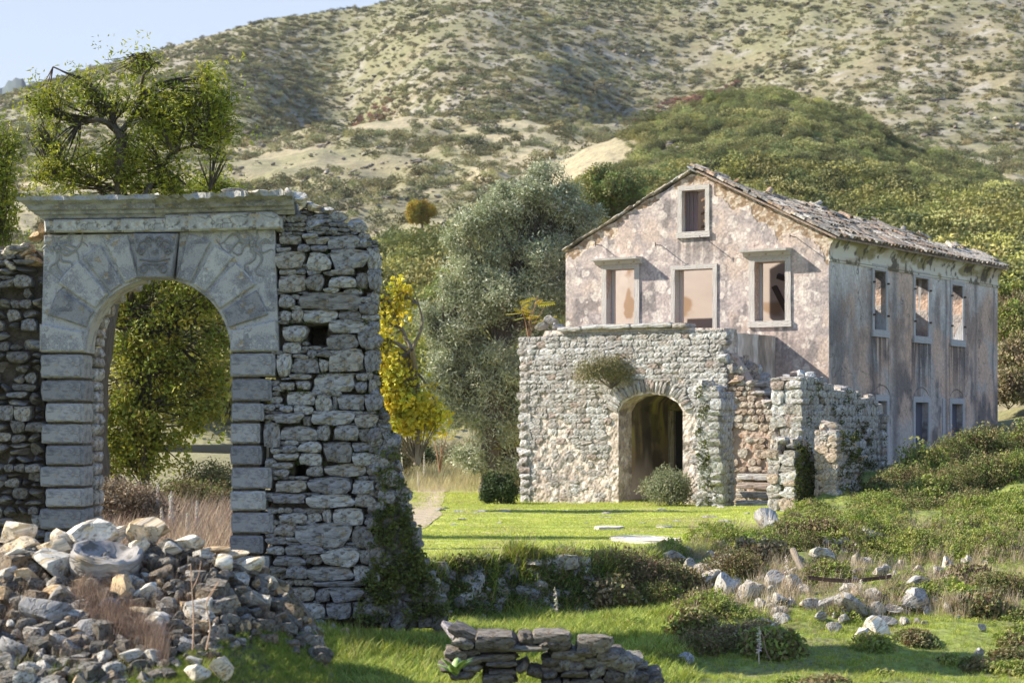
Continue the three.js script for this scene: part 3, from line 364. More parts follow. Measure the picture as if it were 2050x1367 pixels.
// left-hand wall
{
  const r = rng(31), t = thing('ruined_wall', 'dark rough rubble wall at the left edge beside the archway', 'wall', archAt.clone());
  const outline = [[-330, 1180], [-330, 520], [-120, 500], [-20, 492], [6, 488], [30, 486], [62, 480], [80, 500], [82, 1180]];
  const k = part(t, 'rubble_core', extrude(at2(outline.map(([x, y]) => [x > 0 ? x - 4 : x, y < 600 ? y + 14 : y])).reverse(), .6), coreMat); k.position.z = -.86;
  const poly = at2(outline), st = courses(r, AX(-330), AY(1160), AX(84), AY(488), .19, .115).filter((q) => { const x = (q[0] + q[2]) / 2, y = (q[1] + q[3]) / 2; return inside(poly, x, y) && r() > .08; });
  layStones(t, st, { seed: 9, z: -.08, depth: .34, jit: .07, mats: [...darkTones, wallTones[2], wallTones[3]], grow: 1.06, tilt: .16, shapes: [...facingShapes, ...rockShapes] });
  for (const [px, py, w, h, n] of [[62, 470, 26, 22, 2], [40, 490, 34, 18, 3], [45, 500, 34, 26, 6], [18, 500, 32, 24, 5], [78, 462, 14, 40, 8], [0, 505, 30, 24, 9], [60, 520, 40, 24, 4], [-30, 500, 40, 22, 7], [15, 528, 36, 26, 1]]) { const k = part(t, 'top_stone', rockShapes[n], paleTones[n % 2 ? 0 : 3]); k.scale.set(w * AS, h * AS, .32); k.position.set(AX(px), AY(py), -.2); }
}
// ---------------------------------------------------------------- the house: own axes x along the front (right corner 0), y up, z out of the front
const HA = 34 * D2R, hC = Math.cos(HA), hS = Math.sin(HA), HX = 8.47, HD = 52;
const houseAt = V(HX, 0, -HD), houseTurn = -HA;
const onFront = (px, py, z = 0) => { const k = (px - CX) / F, X = (k * (HD - hC * z) - HX + hS * z) / (hC + hS * k), d = HD - hC * z - hS * X; return [X, EYE + (HOR - py) / F * d]; };
const onSide = (px, py, xo = 0) => { const k = (px - CX) / F, t = (k * (HD - hS * xo) - HX - hC * xo) / (hS - hC * k), d = HD - hS * xo + hC * t; return [t, EYE + (HOR - py) / F * d]; };
const fRect = (a, b, c, d, z) => { const p = onFront(a, (b + d) / 2, z), q = onFront(c, (b + d) / 2, z), m = (a + c) / 2; return [p[0], onFront(m, d, z)[1], q[0], onFront(m, b, z)[1]]; };
const sRect = (a, b, c, d) => { const m = (a + c) / 2; return [onSide(a, b)[0], onSide(m, d)[1], onSide(c, b)[0], onSide(m, b)[1]]; };
const HW = 8.33, HL = 12.8, EAVE = 6.95, APEX = [-4.12, 8.98];
{
  const r = rng(71), t = thing('stone_house', 'two-storey abandoned house with flaking pinkish plaster and a half-collapsed tiled gable roof', 'house', houseAt, houseTurn);
  // openings, read off the photograph
  const oAttic = fRect(1366, 380, 1413, 463), oLeft = fRect(1215, 538, 1271, 690), oDoor = fRect(1352, 538, 1428, 690), oRight = fRect(1512, 523, 1573, 642), oPorch = fRect(1325, 812, 1362, 1010);
  const up = [sRect(1750, 542, 1773, 660), sRect(1832, 556, 1858, 673), sRect(1906, 571, 1927, 680)], lo = [sRect(1757, 802, 1775, 922), sRect(1832, 805, 1858, 905), sRect(1905, 808, 1927, 880)];
  // plaster of the sunny front
  const spots = [...Array(420)].map(() => [r() * 1.02, r(), r.r(.004, .016) * (r() < .12 ? 1.7 : 1), r()]).filter((s) => r() < .35 + .65 * sstep(.35, .6, s[1])), FW = 1024;
  const sp = new Float32Array(FW * FW); for (const [u, v, q, k] of spots) { const R = Math.ceil(q * FW * 1.3), cx = u * FW, cy = v * FW; for (let y = Math.floor(cy - R); y <= cy + R; y++) for (let x = Math.floor(cx - R); x <= cx + R; x++) { if (x < 0 || y < 0 || x >= FW || y >= FW) continue; const d = Math.hypot(x - cx, y - cy) / (q * FW) * (1 + .5 * (vn(x * .12, y * .12) - .5)); const a = (1 - sstep(.75, 1.05, d)) * (.18 + .5 * k); if (a > sp[y * FW + x]) sp[y * FW + x] = a; } }
  const Wm = 8.6, Hm = 9.6, ex = (u) => (u - 1) * Wm, ey = (v) => v * Hm - .5;
  const verge = (X, y) => { const top = X < APEX[0] ? lerp(EAVE, APEX[1], (X + HW) / (APEX[0] + HW)) : lerp(EAVE, APEX[1], X / APEX[0]); return top - y; };
  const bare = (X, y) => { const n = fbm(X * 1.4 + 5, y * 1.4, 4, 0, 201), n2 = fbm(X * 4, y * 4, 3, 0, 205); const k = verge(X, y); return sstep(.0, .06, .34 + (X > -4 ? .28 : .06) * sstep(-4.2, -2, X) + (n - .5) * 1.1 + (n2 - .5) * .25 - k * (X > -4.1 ? 1 : 1.3)); };
  const frontTex = tex(FW, FW, (u, v) => { const X = ex(u), y = ey(v), a = fbm(X * 1.1, y * 1.1, 5, 0, 211), b = fbm(X * 3.2, y * 3.2, 5, 0, 215), f = fbm(X * 22, y * 22, 3, 0, 218), low = 1 - sstep(2.2, 4.6, y + (a - .5) * 2);
    let c = mix3([.44, .375, .355], [.48, .39, .34], sstep(.42, .62, a)); c = mix3(c, [.30, .265, .265], sstep(.46, .66, b) * .8); c = mix3(c, [.52, .345, .26], low * .75 * sstep(-5, -1.5, X)); c = mix3(c, [.19, .17, .17], sstep(.54, .72, fbm(X * 2.2 + 9, y * 1.3, 6, 0, 223)) * .8);
    c = mix3(c, [.72, .65, .58], sstep(.62, .74, fbm(X * 5, y * 5, 4, 0, 229)) * .55); c = mix3(c, [.74, .665, .60], sp[Math.min(FW - 1, Math.floor(v * FW)) * FW + Math.min(FW - 1, Math.floor(u * FW))]);
    const bk = bare(X, y); if (bk > 0) { const s = fbm(X * 9, y * 12, 3, 0, 231); c = mix3(c, mix3([.27, .19, .125], [.50, .42, .34], sstep(.42, .62, s)), bk); }
    for (const o of [oAttic, oRight, oLeft]) if (X > o[0] - .35 && X < o[2] + .35 && y < o[1] - .1) c = mix3(c, [.17, .15, .145], sstep(.40, .62, fbm(X * 7, y * .6, 4, 0, 245)) * .75 * (1 - sstep(.2, 1.9, o[1] - y)) * sstep(0, .2, Math.min(X - o[0] + .35, o[2] + .35 - X)));
    const cr = Math.abs(fbm(X * 1.2, y * .9, 4, 0, 241) - .5); c = mix3(c, [.13, .11, .1], (1 - sstep(0, .006, cr)) * .6); const s = .62 + .76 * f; return [c[0] * s, c[1] * s, c[2] * s]; });
  const frontB = tex(FW, FW, (u, v) => { const X = ex(u), y = ey(v), bk = bare(X, y); return .62 + .2 * (fbm(X * 18, y * 18, 4, 0, 251) - .5) - bk * (.3 + .25 * (fbm(X * 8, y * 10, 3, 0, 231) - .5) * 2); }, false);
  for (const q of [frontTex, frontB]) { q.repeat.set(1 / Wm, 1 / Hm); q.offset.set(1, .5 / Hm); }
  const front = mat({ map: frontTex, bumpMap: frontB, bumpScale: .045 });
  // plaster of the shaded flank: cream and pink, streaked black by rain
  const Sm = 13, drips = [4.45, 6.15, 10.9, 8.4, 2.9, 12.4], dw = [.30, .16, .16, .12, .3, .1];
  const sideTex = tex(1024, 1024, (u, v) => { const tt = u * Sm, y = ey(v), a = fbm(tt * .8, y * .8, 5, 0, 261), b = fbm(tt * 2.6, y * 1.1, 5, 0, 265), st = .3 * fbm(tt * 4 + (b - .5) * 1.5, y * .8, 5, 0, 271) + .7 * fbm(tt * 1.7, y * 1.3, 6, 0, 272), f = fbm(tt * 18, y * 18, 3, 0, 275), top = sstep(5.2, 6.5, y + (b - .5) * 1.6);
    let c = mix3([.46, .41, .385], [.54, .40, .32], sstep(.42, .6, a)); c = mix3(c, [.66, .66, .66], top * .85); c = mix3(c, [.66, .64, .62], sstep(.58, .72, b) * .6);
    let dark = sstep(.44, .64, st + (a - .5) * .5) * (1 - .75 * top) * (.55 + .45 * (1 - sstep(2, 6, y))); drips.forEach((q, i) => { const k = Math.exp(-(((tt - q + (fbm(y * .8, i * 9, 3) - .5) * .3) / dw[i]) ** 2)); dark = Math.max(dark, k * (.6 + .4 * st) * sstep(-.2, 6.9, 7 - .1 * y)); });
    dark = Math.max(dark, (1 - sstep(0, 3.2, tt)) * sstep(.34, .6, st + .1) * (1 - sstep(4.6, 6.2, y)) * .95); c = mix3(c, [.10, .095, .105], dark * .82); c = mix3(c, [.62, .42, .31], sstep(.62, .7, fbm(tt * .9 + 4, y * .5, 3, 0, 281)) * (1 - dark) * .7);
    for (const o of up) if (tt > o[0] - .25 && tt < o[2] + .25 && y < o[1] - .1) c = mix3(c, [.07, .065, .07], sstep(.38, .6, fbm(tt * 8, y * .6, 4, 0, 295)) * .8 * (1 - sstep(.3, 2.4, o[1] - y)));
    const cr = Math.abs(fbm(tt * .9, y * .7, 4, 0, 291) - .5); c = mix3(c, [.06, .05, .05], (1 - sstep(0, .006, cr)) * .7); const s = .72 + .56 * f; return [c[0] * s, c[1] * s, c[2] * s]; });
  sideTex.repeat.set(1 / Sm, 1 / Hm); sideTex.offset.set(0, .5 / Hm);
  const sideB = tex(512, 512, (u, v) => fbm(u * 60, v * 60, 4, 60, 251), false); sideB.repeat.set(.3, .3);
  const side = mat({ map: sideTex, bumpMap: sideB, bumpScale: .02 });
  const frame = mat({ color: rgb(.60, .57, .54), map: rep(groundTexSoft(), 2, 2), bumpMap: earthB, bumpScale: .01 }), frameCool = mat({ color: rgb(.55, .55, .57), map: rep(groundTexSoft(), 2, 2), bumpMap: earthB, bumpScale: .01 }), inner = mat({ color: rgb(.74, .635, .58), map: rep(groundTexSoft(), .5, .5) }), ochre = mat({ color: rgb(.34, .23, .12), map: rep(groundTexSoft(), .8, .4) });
  const woodTex = tex(256, 256, (u, v) => { const a = fbm(u * 30, v * 3, 5, 0, 301), s = .5 + a; return [s, s * .97, s * .95]; }); const wood = (R, G, B) => mat({ color: rgb(R, G, B), map: woodTex });
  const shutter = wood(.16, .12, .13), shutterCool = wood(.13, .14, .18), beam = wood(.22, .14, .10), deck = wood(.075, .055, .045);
  // front wall with its openings
  const holes = [oAttic, oLeft, oDoor, oRight].map((q) => rect(...q));
  const edgeTop = []; for (let i = 0; i <= 40; i++) { const X = lerp(0, -HW, i / 40); edgeTop.push([X, verge(X, 0) - .02 + (vn(X * 3, 4) - .5) * .1 - .05]); }
  const fw = part(t, 'front_wall', extrude([[-HW, -.6], [0, -.6], ...edgeTop], .5, holes), front); fw.position.z = -.5;
  // flank with its openings
  lo[1][1] = .9; lo[2][1] = 1.2;
  const sw = part(t, 'side_wall', extrude([[.004, -.6], [HL, -.6], [HL, 6.86], [.004, 6.86]], .5, [...up, ...lo].map((q) => rect(...q))).rotateY(Math.PI / 2), side); sw.position.x = -.497;
  part(t, 'left_wall', box(-HW + .004, -.6, -HL, -HW + .5, 4.3, -.504), front);
  part(t, 'back_wall', extrude([[-HW + .5, -.6], [-.5, -.6], [-.5, 6.6], [-3, 7.2], [-5.2, 6.3], [-HW + .5, 4.6]], .45).translate(0, 0, -HL), ochre);
  part(t, 'upper_floor', box(-HW + .5, 3.45, -HL + .45, -.5, 3.65, -.5), deck);
  part(t, 'partition', box(-HW + .5, 3.65, -1.9, -5.75, 6.45, -1.75), inner); 
  part(t, 'partition', box(-HW + .5, 3.65, -2.9, -2.15, 6.5, -2.75), inner);
  part(t, 'partition', box(-2.3, 3.65, -6.5, -2.15, 6.5, -2.6), ochre);
  part(t, 'partition', extrude([[-2.15, 3.65], [-.5, 3.65], [-.5, 6.5], [-2.15, 6.5]], .15, [rect(-1.5, 3.66, -.95, 5.6)]).translate(0, 0, -4.4), ochre);
  part(t, 'partition', box(-HW + .5, 3.65, -7.4, -2.3, 6.3, -7.25), inner);
  // attic floor strip, rafters and battens behind the little window
  part(t, 'attic_floor', box(-5.6, 6.66, -1.6, -2.6, 6.75, -.5), deck);
  part(t, 'attic_boards', extrude([[-5.6, 6.75], [-2.7, 6.75], [-2.7, 8.2], [-4.12, 8.86], [-5.6, 8.15]], .08).translate(0, 0, -1.7), deck);
  for (let i = 0; i < 9; i++) { const k = part(t, 'batten', new THREE.BoxGeometry(1.3, .06, .05), wood(.34, .22, .14)); k.position.set(-3.75, 6.95 + i * .19, -.9 - (i % 2) * .14); k.rotation.z = .42; }
  for (let i = 0; i < 6; i++) { const k = part(t, 'rafter', new THREE.BoxGeometry(2.6, .12, .1), beam); k.position.set(-1.4, 7.15, -.9 - i * 1.7); k.rotation.z = -.43; }
  for (let i = 0; i < 7; i++) { const k = part(t, 'fallen_beam', new THREE.BoxGeometry(.13, 1.7, .13), i % 2 ? beam : deck); k.position.set(-2.0 + i * .1, 5.0 + (i % 3) * .4, -1.6 - i * .35); k.rotation.set(.2 * i, 0, [.5, -.3, 1.2, .2, -1.0, .7, 1.4][i]); }
  // frames
  const bars = (o, i, z0, z1) => mergeGeometries([box(o[0], i[1], z0, i[0], i[3], z1), box(i[2], i[1], z0, o[2], i[3], z1), box(o[0], i[3], z0, o[2], o[3], z1)]);
  const chip = (g, a = .012) => warp(g, (v) => { v.x += (vn3(v.x * 5, v.y * 5, v.z * 5, 3) - .5) * a; v.y += (vn3(v.x * 5 + 7, v.y * 5, v.z * 5, 6) - .5) * a; });
  const win = (o, i, m, name = 'window', sideWall = false, sill = .17) => { const g = chip(bars(o, i, -.28, .035)), turn = (q) => sideWall ? q.rotateY(Math.PI / 2) : q; const w = part(t, name, turn(g), m); if (sill) { part(w, 'sill', turn(chip(box(o[0] - .03, i[1] - sill, -.3, o[2] + .03, i[1], .07))), m); } return w; };
  const grow = (q, a, b) => [q[0] - a, q[1], q[2] + a, q[3] + b];
  const wa = win(grow(oAttic, .13, .14), oAttic, frame); wa.userData.label = 'small attic window with one half-open plank shutter';
  { const [x0, y0, x1, y1] = oAttic, w = (x1 - x0) / 2; for (let i = 0; i < 3; i++) part(wa, 'shutter_plank', box(x0 + .03 + i * w / 3, y0 + .02, -.2 - i * .008, x0 + .02 + (i + 1) * w / 3, y1 - .02, -.165 - i * .008), shutter); }
  const wl = win(grow(oLeft, .16, .14), oLeft, frame), wd = win(grow(oDoor, .13, .12), oDoor, frame, 'door'), wr = win(grow(oRight, .17, .24), oRight, frame); wr.userData.label = 'right upper window showing fallen beams inside';
  const hood = (w, q) => { const k = part(w, 'cornice', chip(extrude([[0, -.14], [.10, -.12], [.16, -.03], [.36, -.015], [.37, .045], [0, .07]], q[2] - q[0], [], 0).rotateY(-Math.PI / 2).translate(q[2], q[3], 0), .02), frame); return k; };
  hood(wl, fRect(1195, 520, 1287, 530)); hood(wr, fRect(1492, 503, 1586, 513));
  part(wl, 'casing', box(oLeft[0] + .01, oLeft[1], -.33, oLeft[0] + .09, oLeft[3] - .02, -.24), wood(.5, .48, .46)); part(wr, 'casing', box(oRight[0] + .01, oRight[1], -.33, oRight[0] + .08, oRight[3] - .02, -.24), wood(.42, .42, .44)); part(wd, 'casing', box(oDoor[0] + .01, oDoor[1], -.33, oDoor[0] + .1, oDoor[3] - .02, -.24), wood(.58, .5, .46));
  up.forEach((q, i) => { const w = win(grow(q, .14, .17), q, frameCool, 'window', true, .2); const m = [shutterCool, null, wood(.22, .10, .07)][i]; if (m) for (let j = 0; j < 2; j++) part(w, 'shutter', box(q[0] + .02 + j * .02, q[1] + .02, -.36 + j * .05, lerp(q[0], q[2], i ? .62 : .78) - .02 + j * .12, q[3] - .02, -.32 + j * .05).rotateY(Math.PI / 2), m);
    for (const y of [.25, .8]) for (const x of [q[0] - .1, q[2] + .08]) part(w, 'hinge', box(x - .02, lerp(q[1], q[3], y) - .03, .03, x + .03, lerp(q[1], q[3], y) + .02, .1).rotateY(Math.PI / 2), deck); });
  lo.forEach((q, i) => { const w = win(grow(q, .15, .17), q, frameCool, 'door', true, 0); const m = wood(.10, .105, .15); for (let j = 0; j < 4; j++) part(w, 'door_plank', box(lerp(q[0], q[2], j / 4) + .006, q[1], -.2 - (j % 2) * .01, lerp(q[0], q[2], (j + 1) / 4) - .006, q[3] - .01, -.16 - (j % 2) * .01).rotateY(Math.PI / 2), m);
    const a = []; for (let k = 0; k <= 8; k++) { const b = Math.PI * (.15 + .7 * k / 8); a.push(V(.005, q[3] + .12 + .42 * Math.sin(b) - .1, -(lerp(q[0], q[2], .5) - .62 * Math.cos(b)))); } part(t, 'relieving_arch', limb(a, .011, .011, 14, 5, .3), side); });
  part(t, 'blind_frame', chip(box(onSide(1890, 800)[0] - .12, 1.2, -.02, onSide(1890, 800)[0] + .06, lo[2][3] + .16, .03)).rotateY(Math.PI / 2), frameCool);
  // coved cornice under the eaves of the flank
  { const cs = [[0, -.62], [.03, -.62], [.035, -.56], [.012, -.54], [.02, -.30], [.07, -.16], [.16, -.05], [.24, 0], [0, 0]]; const g = extrude(cs.map(([x, y]) => [x + .004, y]), HL + .06); g.translate(0, 6.86, -HL - .03); { const uu = g.attributes.uv, pp = g.attributes.position; for (let i = 0; i < uu.count; i++) uu.setXY(i, -pp.getZ(i) / 13, (pp.getY(i) - 6.24) / .64); } const cov = part(t, 'coved_cornice', g, mat({ color: rgb(.66, .64, .58), map: sideTexTop() })); cov.receiveShadow = true; }
  // iron hooks on the front
  for (const [px, py] of [[1205, 491], [1325, 491], [1414, 478], [1594, 474]]) { const [X, y] = onFront(px, py); part(t, 'iron_hook', mergeGeometries([limb([V(X, y, -.1), V(X, y, .2), V(X, y + .01, .36)], .014, .012, 6, 6, 0), limb([V(X, y - .05, .36), V(X, y + .07, .36)], .012, .012, 3, 6, 0)]), deck); }
  // roof tiles of the surviving right-hand slope
  const tileTones = [[.56, .47, .38], [.64, .57, .49], [.46, .38, .31], [.72, .66, .57], [.38, .31, .25], [.56, .40, .29], [.32, .30, .27]].map(([a, b, c]) => stoneMat(a, b, c, .7));
  const tile = (() => { const pos = [], n = 7, rr = [.105, .082], L = .46, th = .016, idx = []; for (let j = 0; j < 2; j++) for (let s = 0; s < 2; s++) for (let i = 0; i <= n; i++) { const a = Math.PI * i / n, q = rr[j] - s * th; pos.push(L * j, q * Math.sin(a) * .9, q * Math.cos(a)); }
    const id = (j, s, i) => (j * 2 + s) * (n + 1) + i; for (let i = 0; i < n; i++) { idx.push(id(0, 0, i), id(1, 0, i), id(0, 0, i + 1), id(1, 0, i), id(1, 0, i + 1), id(0, 0, i + 1)); idx.push(id(0, 1, i), id(0, 1, i + 1), id(1, 1, i), id(1, 1, i), id(0, 1, i + 1), id(1, 1, i + 1)); idx.push(id(0, 0, i), id(0, 0, i + 1), id(0, 1, i), id(0, 1, i), id(0, 0, i + 1), id(0, 1, i + 1)); idx.push(id(1, 0, i), id(1, 1, i), id(1, 0, i + 1), id(1, 1, i), id(1, 1, i + 1), id(1, 0, i + 1)); }
    const g = new THREE.BufferGeometry(); g.setAttribute('position', new THREE.Float32BufferAttribute(pos, 3)); const uv = []; for (let i = 0; i < pos.length; i += 3) uv.push(pos[i] * 2, pos[i + 2] * 3); g.setAttribute('uv', new THREE.Float32BufferAttribute(uv, 2)); g.setIndex(idx); g.rotateY(Math.PI); return shade(g, .6); })();      // runs up the slope along -x
  const sl = Math.atan2(APEX[1] - EAVE, -APEX[0]), xTop = (q) => table([-.2, .5, 1.5, 3, 5, 7, 9, 11, 13], [-4.0, -3.3, -2.7, -2.3, -1.95, -1.6, -1.2, -.8, -.45], q), cand = [];
  const roofY = (X) => EAVE + .03 - X * Math.tan(sl);
  for (let c = 0; c < 59; c++) { const q = -.12 + c * .222; for (let k = 0; k < 13; k++) { const X = .36 - k * .34, sag = .07 * Math.sin(q * 1.1) * Math.sin(k * .5); if (X < xTop(q) + .3 * (vn(q * 1.3, 3, 0, 7) - .2)) break; if (k > 1 && r() < .05) continue; cand.push([X, q, sag, k]); } }
  const order = cand.map((q) => ({ q, d: q[1] * .83 - q[0] * .56 + q[3] * .2 })).sort((a, b) => a.d - b.d), rest = [];
  order.forEach(({ q: [X, q, sag, k] }, i) => { const p = V(X + r.n() * .05, roofY(X) + .05 + sag + r() * .025, -q + r.n() * .018), e = new THREE.Euler(r.n() * .12, r.n() * (k ? .13 : .05), -sl + r.n() * .05, 'YXZ'), m = tileTones[r.i(7)];
    if (i < 300) { const o = part(t, 'roof_tile', tile, m); o.position.copy(p); o.rotation.copy(e); } else { const g = tile.clone(); g.applyMatrix4(new THREE.Matrix4().compose(p, new THREE.Quaternion().setFromEuler(e), V(1, 1, 1))); rest.push(g); } });
  if (rest.length) part(t, 'far_tiles', mergeGeometries(rest), tileTones[1]).userData.kind = 'stuff';
  { const pts = []; const n = 24; const pos = [], idx = [], uv = []; for (let i = 0; i <= n; i++) { const q = lerp(-.2, HL + .15, i / n), xt = xTop(q) + .1; for (const [X, dy] of [[.30, 0], [.30, -.05], [xt, -.05], [xt, 0]]) { pos.push(X, roofY(X) + .02 + dy, -q); uv.push(X, q); } if (i < n) for (let k = 0; k < 4; k++) { const a = i * 4 + k, b = i * 4 + (k + 1) % 4; idx.push(a, b, a + 4, b, b + 4, a + 4); } } idx.push(0, 2, 1, 0, 3, 2); const g = new THREE.BufferGeometry(); g.setAttribute('position', new THREE.Float32BufferAttribute(pos, 3)); g.setAttribute('uv', new THREE.Float32BufferAttribute(uv, 2)); g.setIndex(idx); part(t, 'roof_deck', shade(g, .4), mat({ color: rgb(.36, .27, .21), map: earthTex, side: THREE.DoubleSide })); }
  // heaped tiles along the broken upper edge
  for (let i = 0; i < 16; i++) { const q = .6 + i * .74 + r() * .3, X = xTop(q) + r.r(-.1, .35), o = part(t, 'loose_tile', tile, tileTones[r.i(7)]); o.position.set(X, roofY(X) + .09 + r() * .03, -q); o.rotation.set(r.n() * .2, r.n() * 1.2, -sl + r.n() * .1); }
  // verge: thin slabs up the left side, tile ends and rubble down the right
  for (let i = 0; i < 17; i++) { const X = lerp(-HW - .1, APEX[0], i / 17), q = (APEX[1] - EAVE) / (HW + APEX[0]), L = r.r(.34, .62), k = part(t, 'verge_slab', blockShapes[r.i(14)], [tileTones[3], tileTones[1], houseTones[1], tileTones[6], tileTones[2]][r.i(5)]); k.scale.set(L, r.r(.045, .08), .6); k.position.set(X + .2, EAVE + (X + .2 + HW) * q + .02 + r.n() * .02, -.24 + r() * .06); k.rotation.z = Math.atan(q) + r.n() * .08; }
  for (let i = 0; i < 26; i++) { const X = lerp(APEX[0], .1, i / 25), k = part(t, 'verge_stone', blockShapes[r.i(14)], [tileTones[r.i(7)], houseTones[r.i(6)]][r.i(2)]); k.scale.set(r.r(.22, .42), r.r(.05, .12), .55); k.position.set(X, roofY(X) - .04 + r.n() * .035, -.25 + r() * .08); k.rotation.z = -sl + r.n() * .2; }
  for (let i = 0; i < 7; i++) { const k = part(t, 'ridge_stone', rockShapes[r.i(14)], [tileTones[6], darkTones[1], houseTones[2]][i % 3]); k.scale.set(r.r(.2, .34), r.r(.08, .14), .5); k.position.set(APEX[0] - .35 + i * .13, APEX[1] - Math.abs(i - 2.6) * .055 + .02, -.22); }
}
// ---------------------------------------------------------------- terrace in front of the door, with its vaulted arch
const annexGround = -.3, pinkToneAt = (r) => pinkTones[r.i(4)];
{
  const r = rng(81), Z = 3, t = thing('stone_terrace', 'rubble-built terrace block with a dark vaulted arch below the front door', 'terrace', houseAt, houseTurn), on = (px, py) => onFront(px, py, Z);
  const outl = [[1041, 1040], [1041, 677], [1085, 673], [1090, 662], [1133, 660], [1365, 656], [1449, 656], [1450, 1040]], hole = [[1237, 1040], [1237, 824], [1247, 806], [1268, 793], [1300, 787], [1332, 792], [1355, 805], [1366, 822], [1366, 1040]];
  const mortar = tex(512, 512, (u, v) => { const a = fbm(u * 6, v * 6, 6, 6, 401), b = fbm(u * 18, v * 18, 4, 18, 405), f = fbm(u * 60, v * 60, 2, 60, 409); let c = mix3([.60, .52, .46], [.44, .37, .32], sstep(.4, .6, a)); c = mix3(c, [.68, .64, .6], sstep(.55, .7, b) * .8); c = mix3(c, [.15, .13, .11], sstep(.6, .75, fbm(u * 9, v * 9, 4, 9, 411)) * .6); const s = .66 + .68 * f; return [c[0] * s, c[1] * s, c[2] * s]; });
  mortar.repeat.set(.35, .35); const mB = tex(512, 512, (u, v) => fbm(u * 22, v * 22, 5, 22, 405), false); mB.repeat.set(.35, .35);
  const mm = mat({ map: mortar, bumpMap: mB, bumpScale: .07 }), O = outl.map(([a, b]) => on(a, b)), Hh = hole.map(([a, b]) => on(a, b));
  const xa = on(1237, 900)[0], xb = on(1366, 900)[0], yT = on(1300, 787)[1];
  part(t, 'mortared_wall', extrude([O, Hh].length ? O.slice().reverse() : O, .7, [Hh]), mm).position.z = Z - .735;
  // vault and chamber
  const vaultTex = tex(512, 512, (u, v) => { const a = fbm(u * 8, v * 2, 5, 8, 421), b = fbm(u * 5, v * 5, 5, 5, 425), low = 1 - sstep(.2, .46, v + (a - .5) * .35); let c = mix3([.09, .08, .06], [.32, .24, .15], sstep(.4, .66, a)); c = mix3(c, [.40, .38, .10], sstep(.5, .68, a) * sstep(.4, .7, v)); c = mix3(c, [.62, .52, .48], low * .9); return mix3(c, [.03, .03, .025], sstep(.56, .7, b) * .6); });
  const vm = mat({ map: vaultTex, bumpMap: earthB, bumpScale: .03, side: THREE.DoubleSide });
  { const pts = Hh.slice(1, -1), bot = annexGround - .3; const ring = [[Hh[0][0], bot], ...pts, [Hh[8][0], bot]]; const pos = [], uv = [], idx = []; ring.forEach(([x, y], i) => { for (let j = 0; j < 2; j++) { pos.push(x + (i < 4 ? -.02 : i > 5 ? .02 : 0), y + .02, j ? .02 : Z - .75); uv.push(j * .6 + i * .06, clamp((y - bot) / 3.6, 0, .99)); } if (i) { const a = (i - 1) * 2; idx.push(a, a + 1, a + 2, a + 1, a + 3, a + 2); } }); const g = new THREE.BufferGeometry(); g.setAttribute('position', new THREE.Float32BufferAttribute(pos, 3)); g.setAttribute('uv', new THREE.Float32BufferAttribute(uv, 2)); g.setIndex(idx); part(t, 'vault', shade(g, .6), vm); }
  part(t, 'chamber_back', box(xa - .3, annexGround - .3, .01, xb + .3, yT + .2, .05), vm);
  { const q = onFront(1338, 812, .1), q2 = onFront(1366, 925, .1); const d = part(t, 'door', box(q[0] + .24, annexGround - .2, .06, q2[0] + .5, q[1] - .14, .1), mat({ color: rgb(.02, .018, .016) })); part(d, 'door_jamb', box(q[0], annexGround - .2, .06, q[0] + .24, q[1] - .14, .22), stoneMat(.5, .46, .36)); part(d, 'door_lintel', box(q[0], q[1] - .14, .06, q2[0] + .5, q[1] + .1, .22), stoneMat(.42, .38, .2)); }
  for (let i = 0; i < 46; i++) { const k = i / 45, [X, yy] = onFront(lerp(1440, 1552, k), lerp(690, 826, k), 2.4); const m = part(t, 'slope_stone', r() < .5 ? facingShapes[r.i(14)] : rockShapes[r.i(14)], r() < .6 ? pinkToneAt(r) : houseTones[r.i(6)]); m.scale.set(r.r(.2, .45), r.r(.14, .3), r.r(.25, .5)); m.position.set(X + r.n() * .12, yy - .02 + r.n() * .08, r.r(1.0, 2.9)); m.rotation.set(r.n() * .3, r() * 3, r.n() * .4); }
  part(t, 'terrace_floor', box(O[0][0] + .3, 3.35, .02, O[6][0] - .3, 3.5, Z - .7), coreMat);
  part(t, 'left_side_wall', box(O[1][0] + .006, annexGround - .5, .02, O[1][0] + .5, O[1][1] - .05, Z - .77), mm);
  part(t, 'right_side_wall', box(O[7][0] - .5, annexGround - .5, .02, O[7][0] - .006, O[6][1] - .1, Z - .77), mm);
  // facing stones
  const inHole = (x, y, g) => x > xa - g && x < xb + g && y < yT + g && (y < on(1237, 824)[1] || ((x - (xa + xb) / 2) / ((xb - xa) / 2 + g)) ** 2 + ((y - on(1237, 824)[1]) / (yT - on(1237, 824)[1] + g)) ** 2 < 1);
  const rough = (x, y) => sstep(1.2, 3.2, y - annexGround + (fbm(x * .9, y * .9, 3, 0, 431) - .5) * 2.4 + (x > xb ? .9 : 0));
  const st = courses(r, O[0][0], annexGround - .1, O[7][0], O[6][1] - .03, .22, .125).filter((q) => { const x = (q[0] + q[2]) / 2, y = (q[1] + q[3]) / 2; return inside(O, x, y) && inside(O, x, q[3] - .04) && !inHole(x, y, .3) && r() < .55 + .45 * rough(x, y); });
  layStones(t, st, { shapes: facingShapes, seed: 83, z: Z, zAt: (x, y) => -.028 + .036 * rough(x, y), depth: .3, jit: .016, grow: 1.14, gap: 0, tilt: .13, tone: (x, y, q) => y > 3.3 || x > -2.6 ? (q() < .7 ? houseTones[[1, 4, 0, 1][q.i(4)]] : houseTones[q.i(6)]) : houseTones[q.i(6)] });
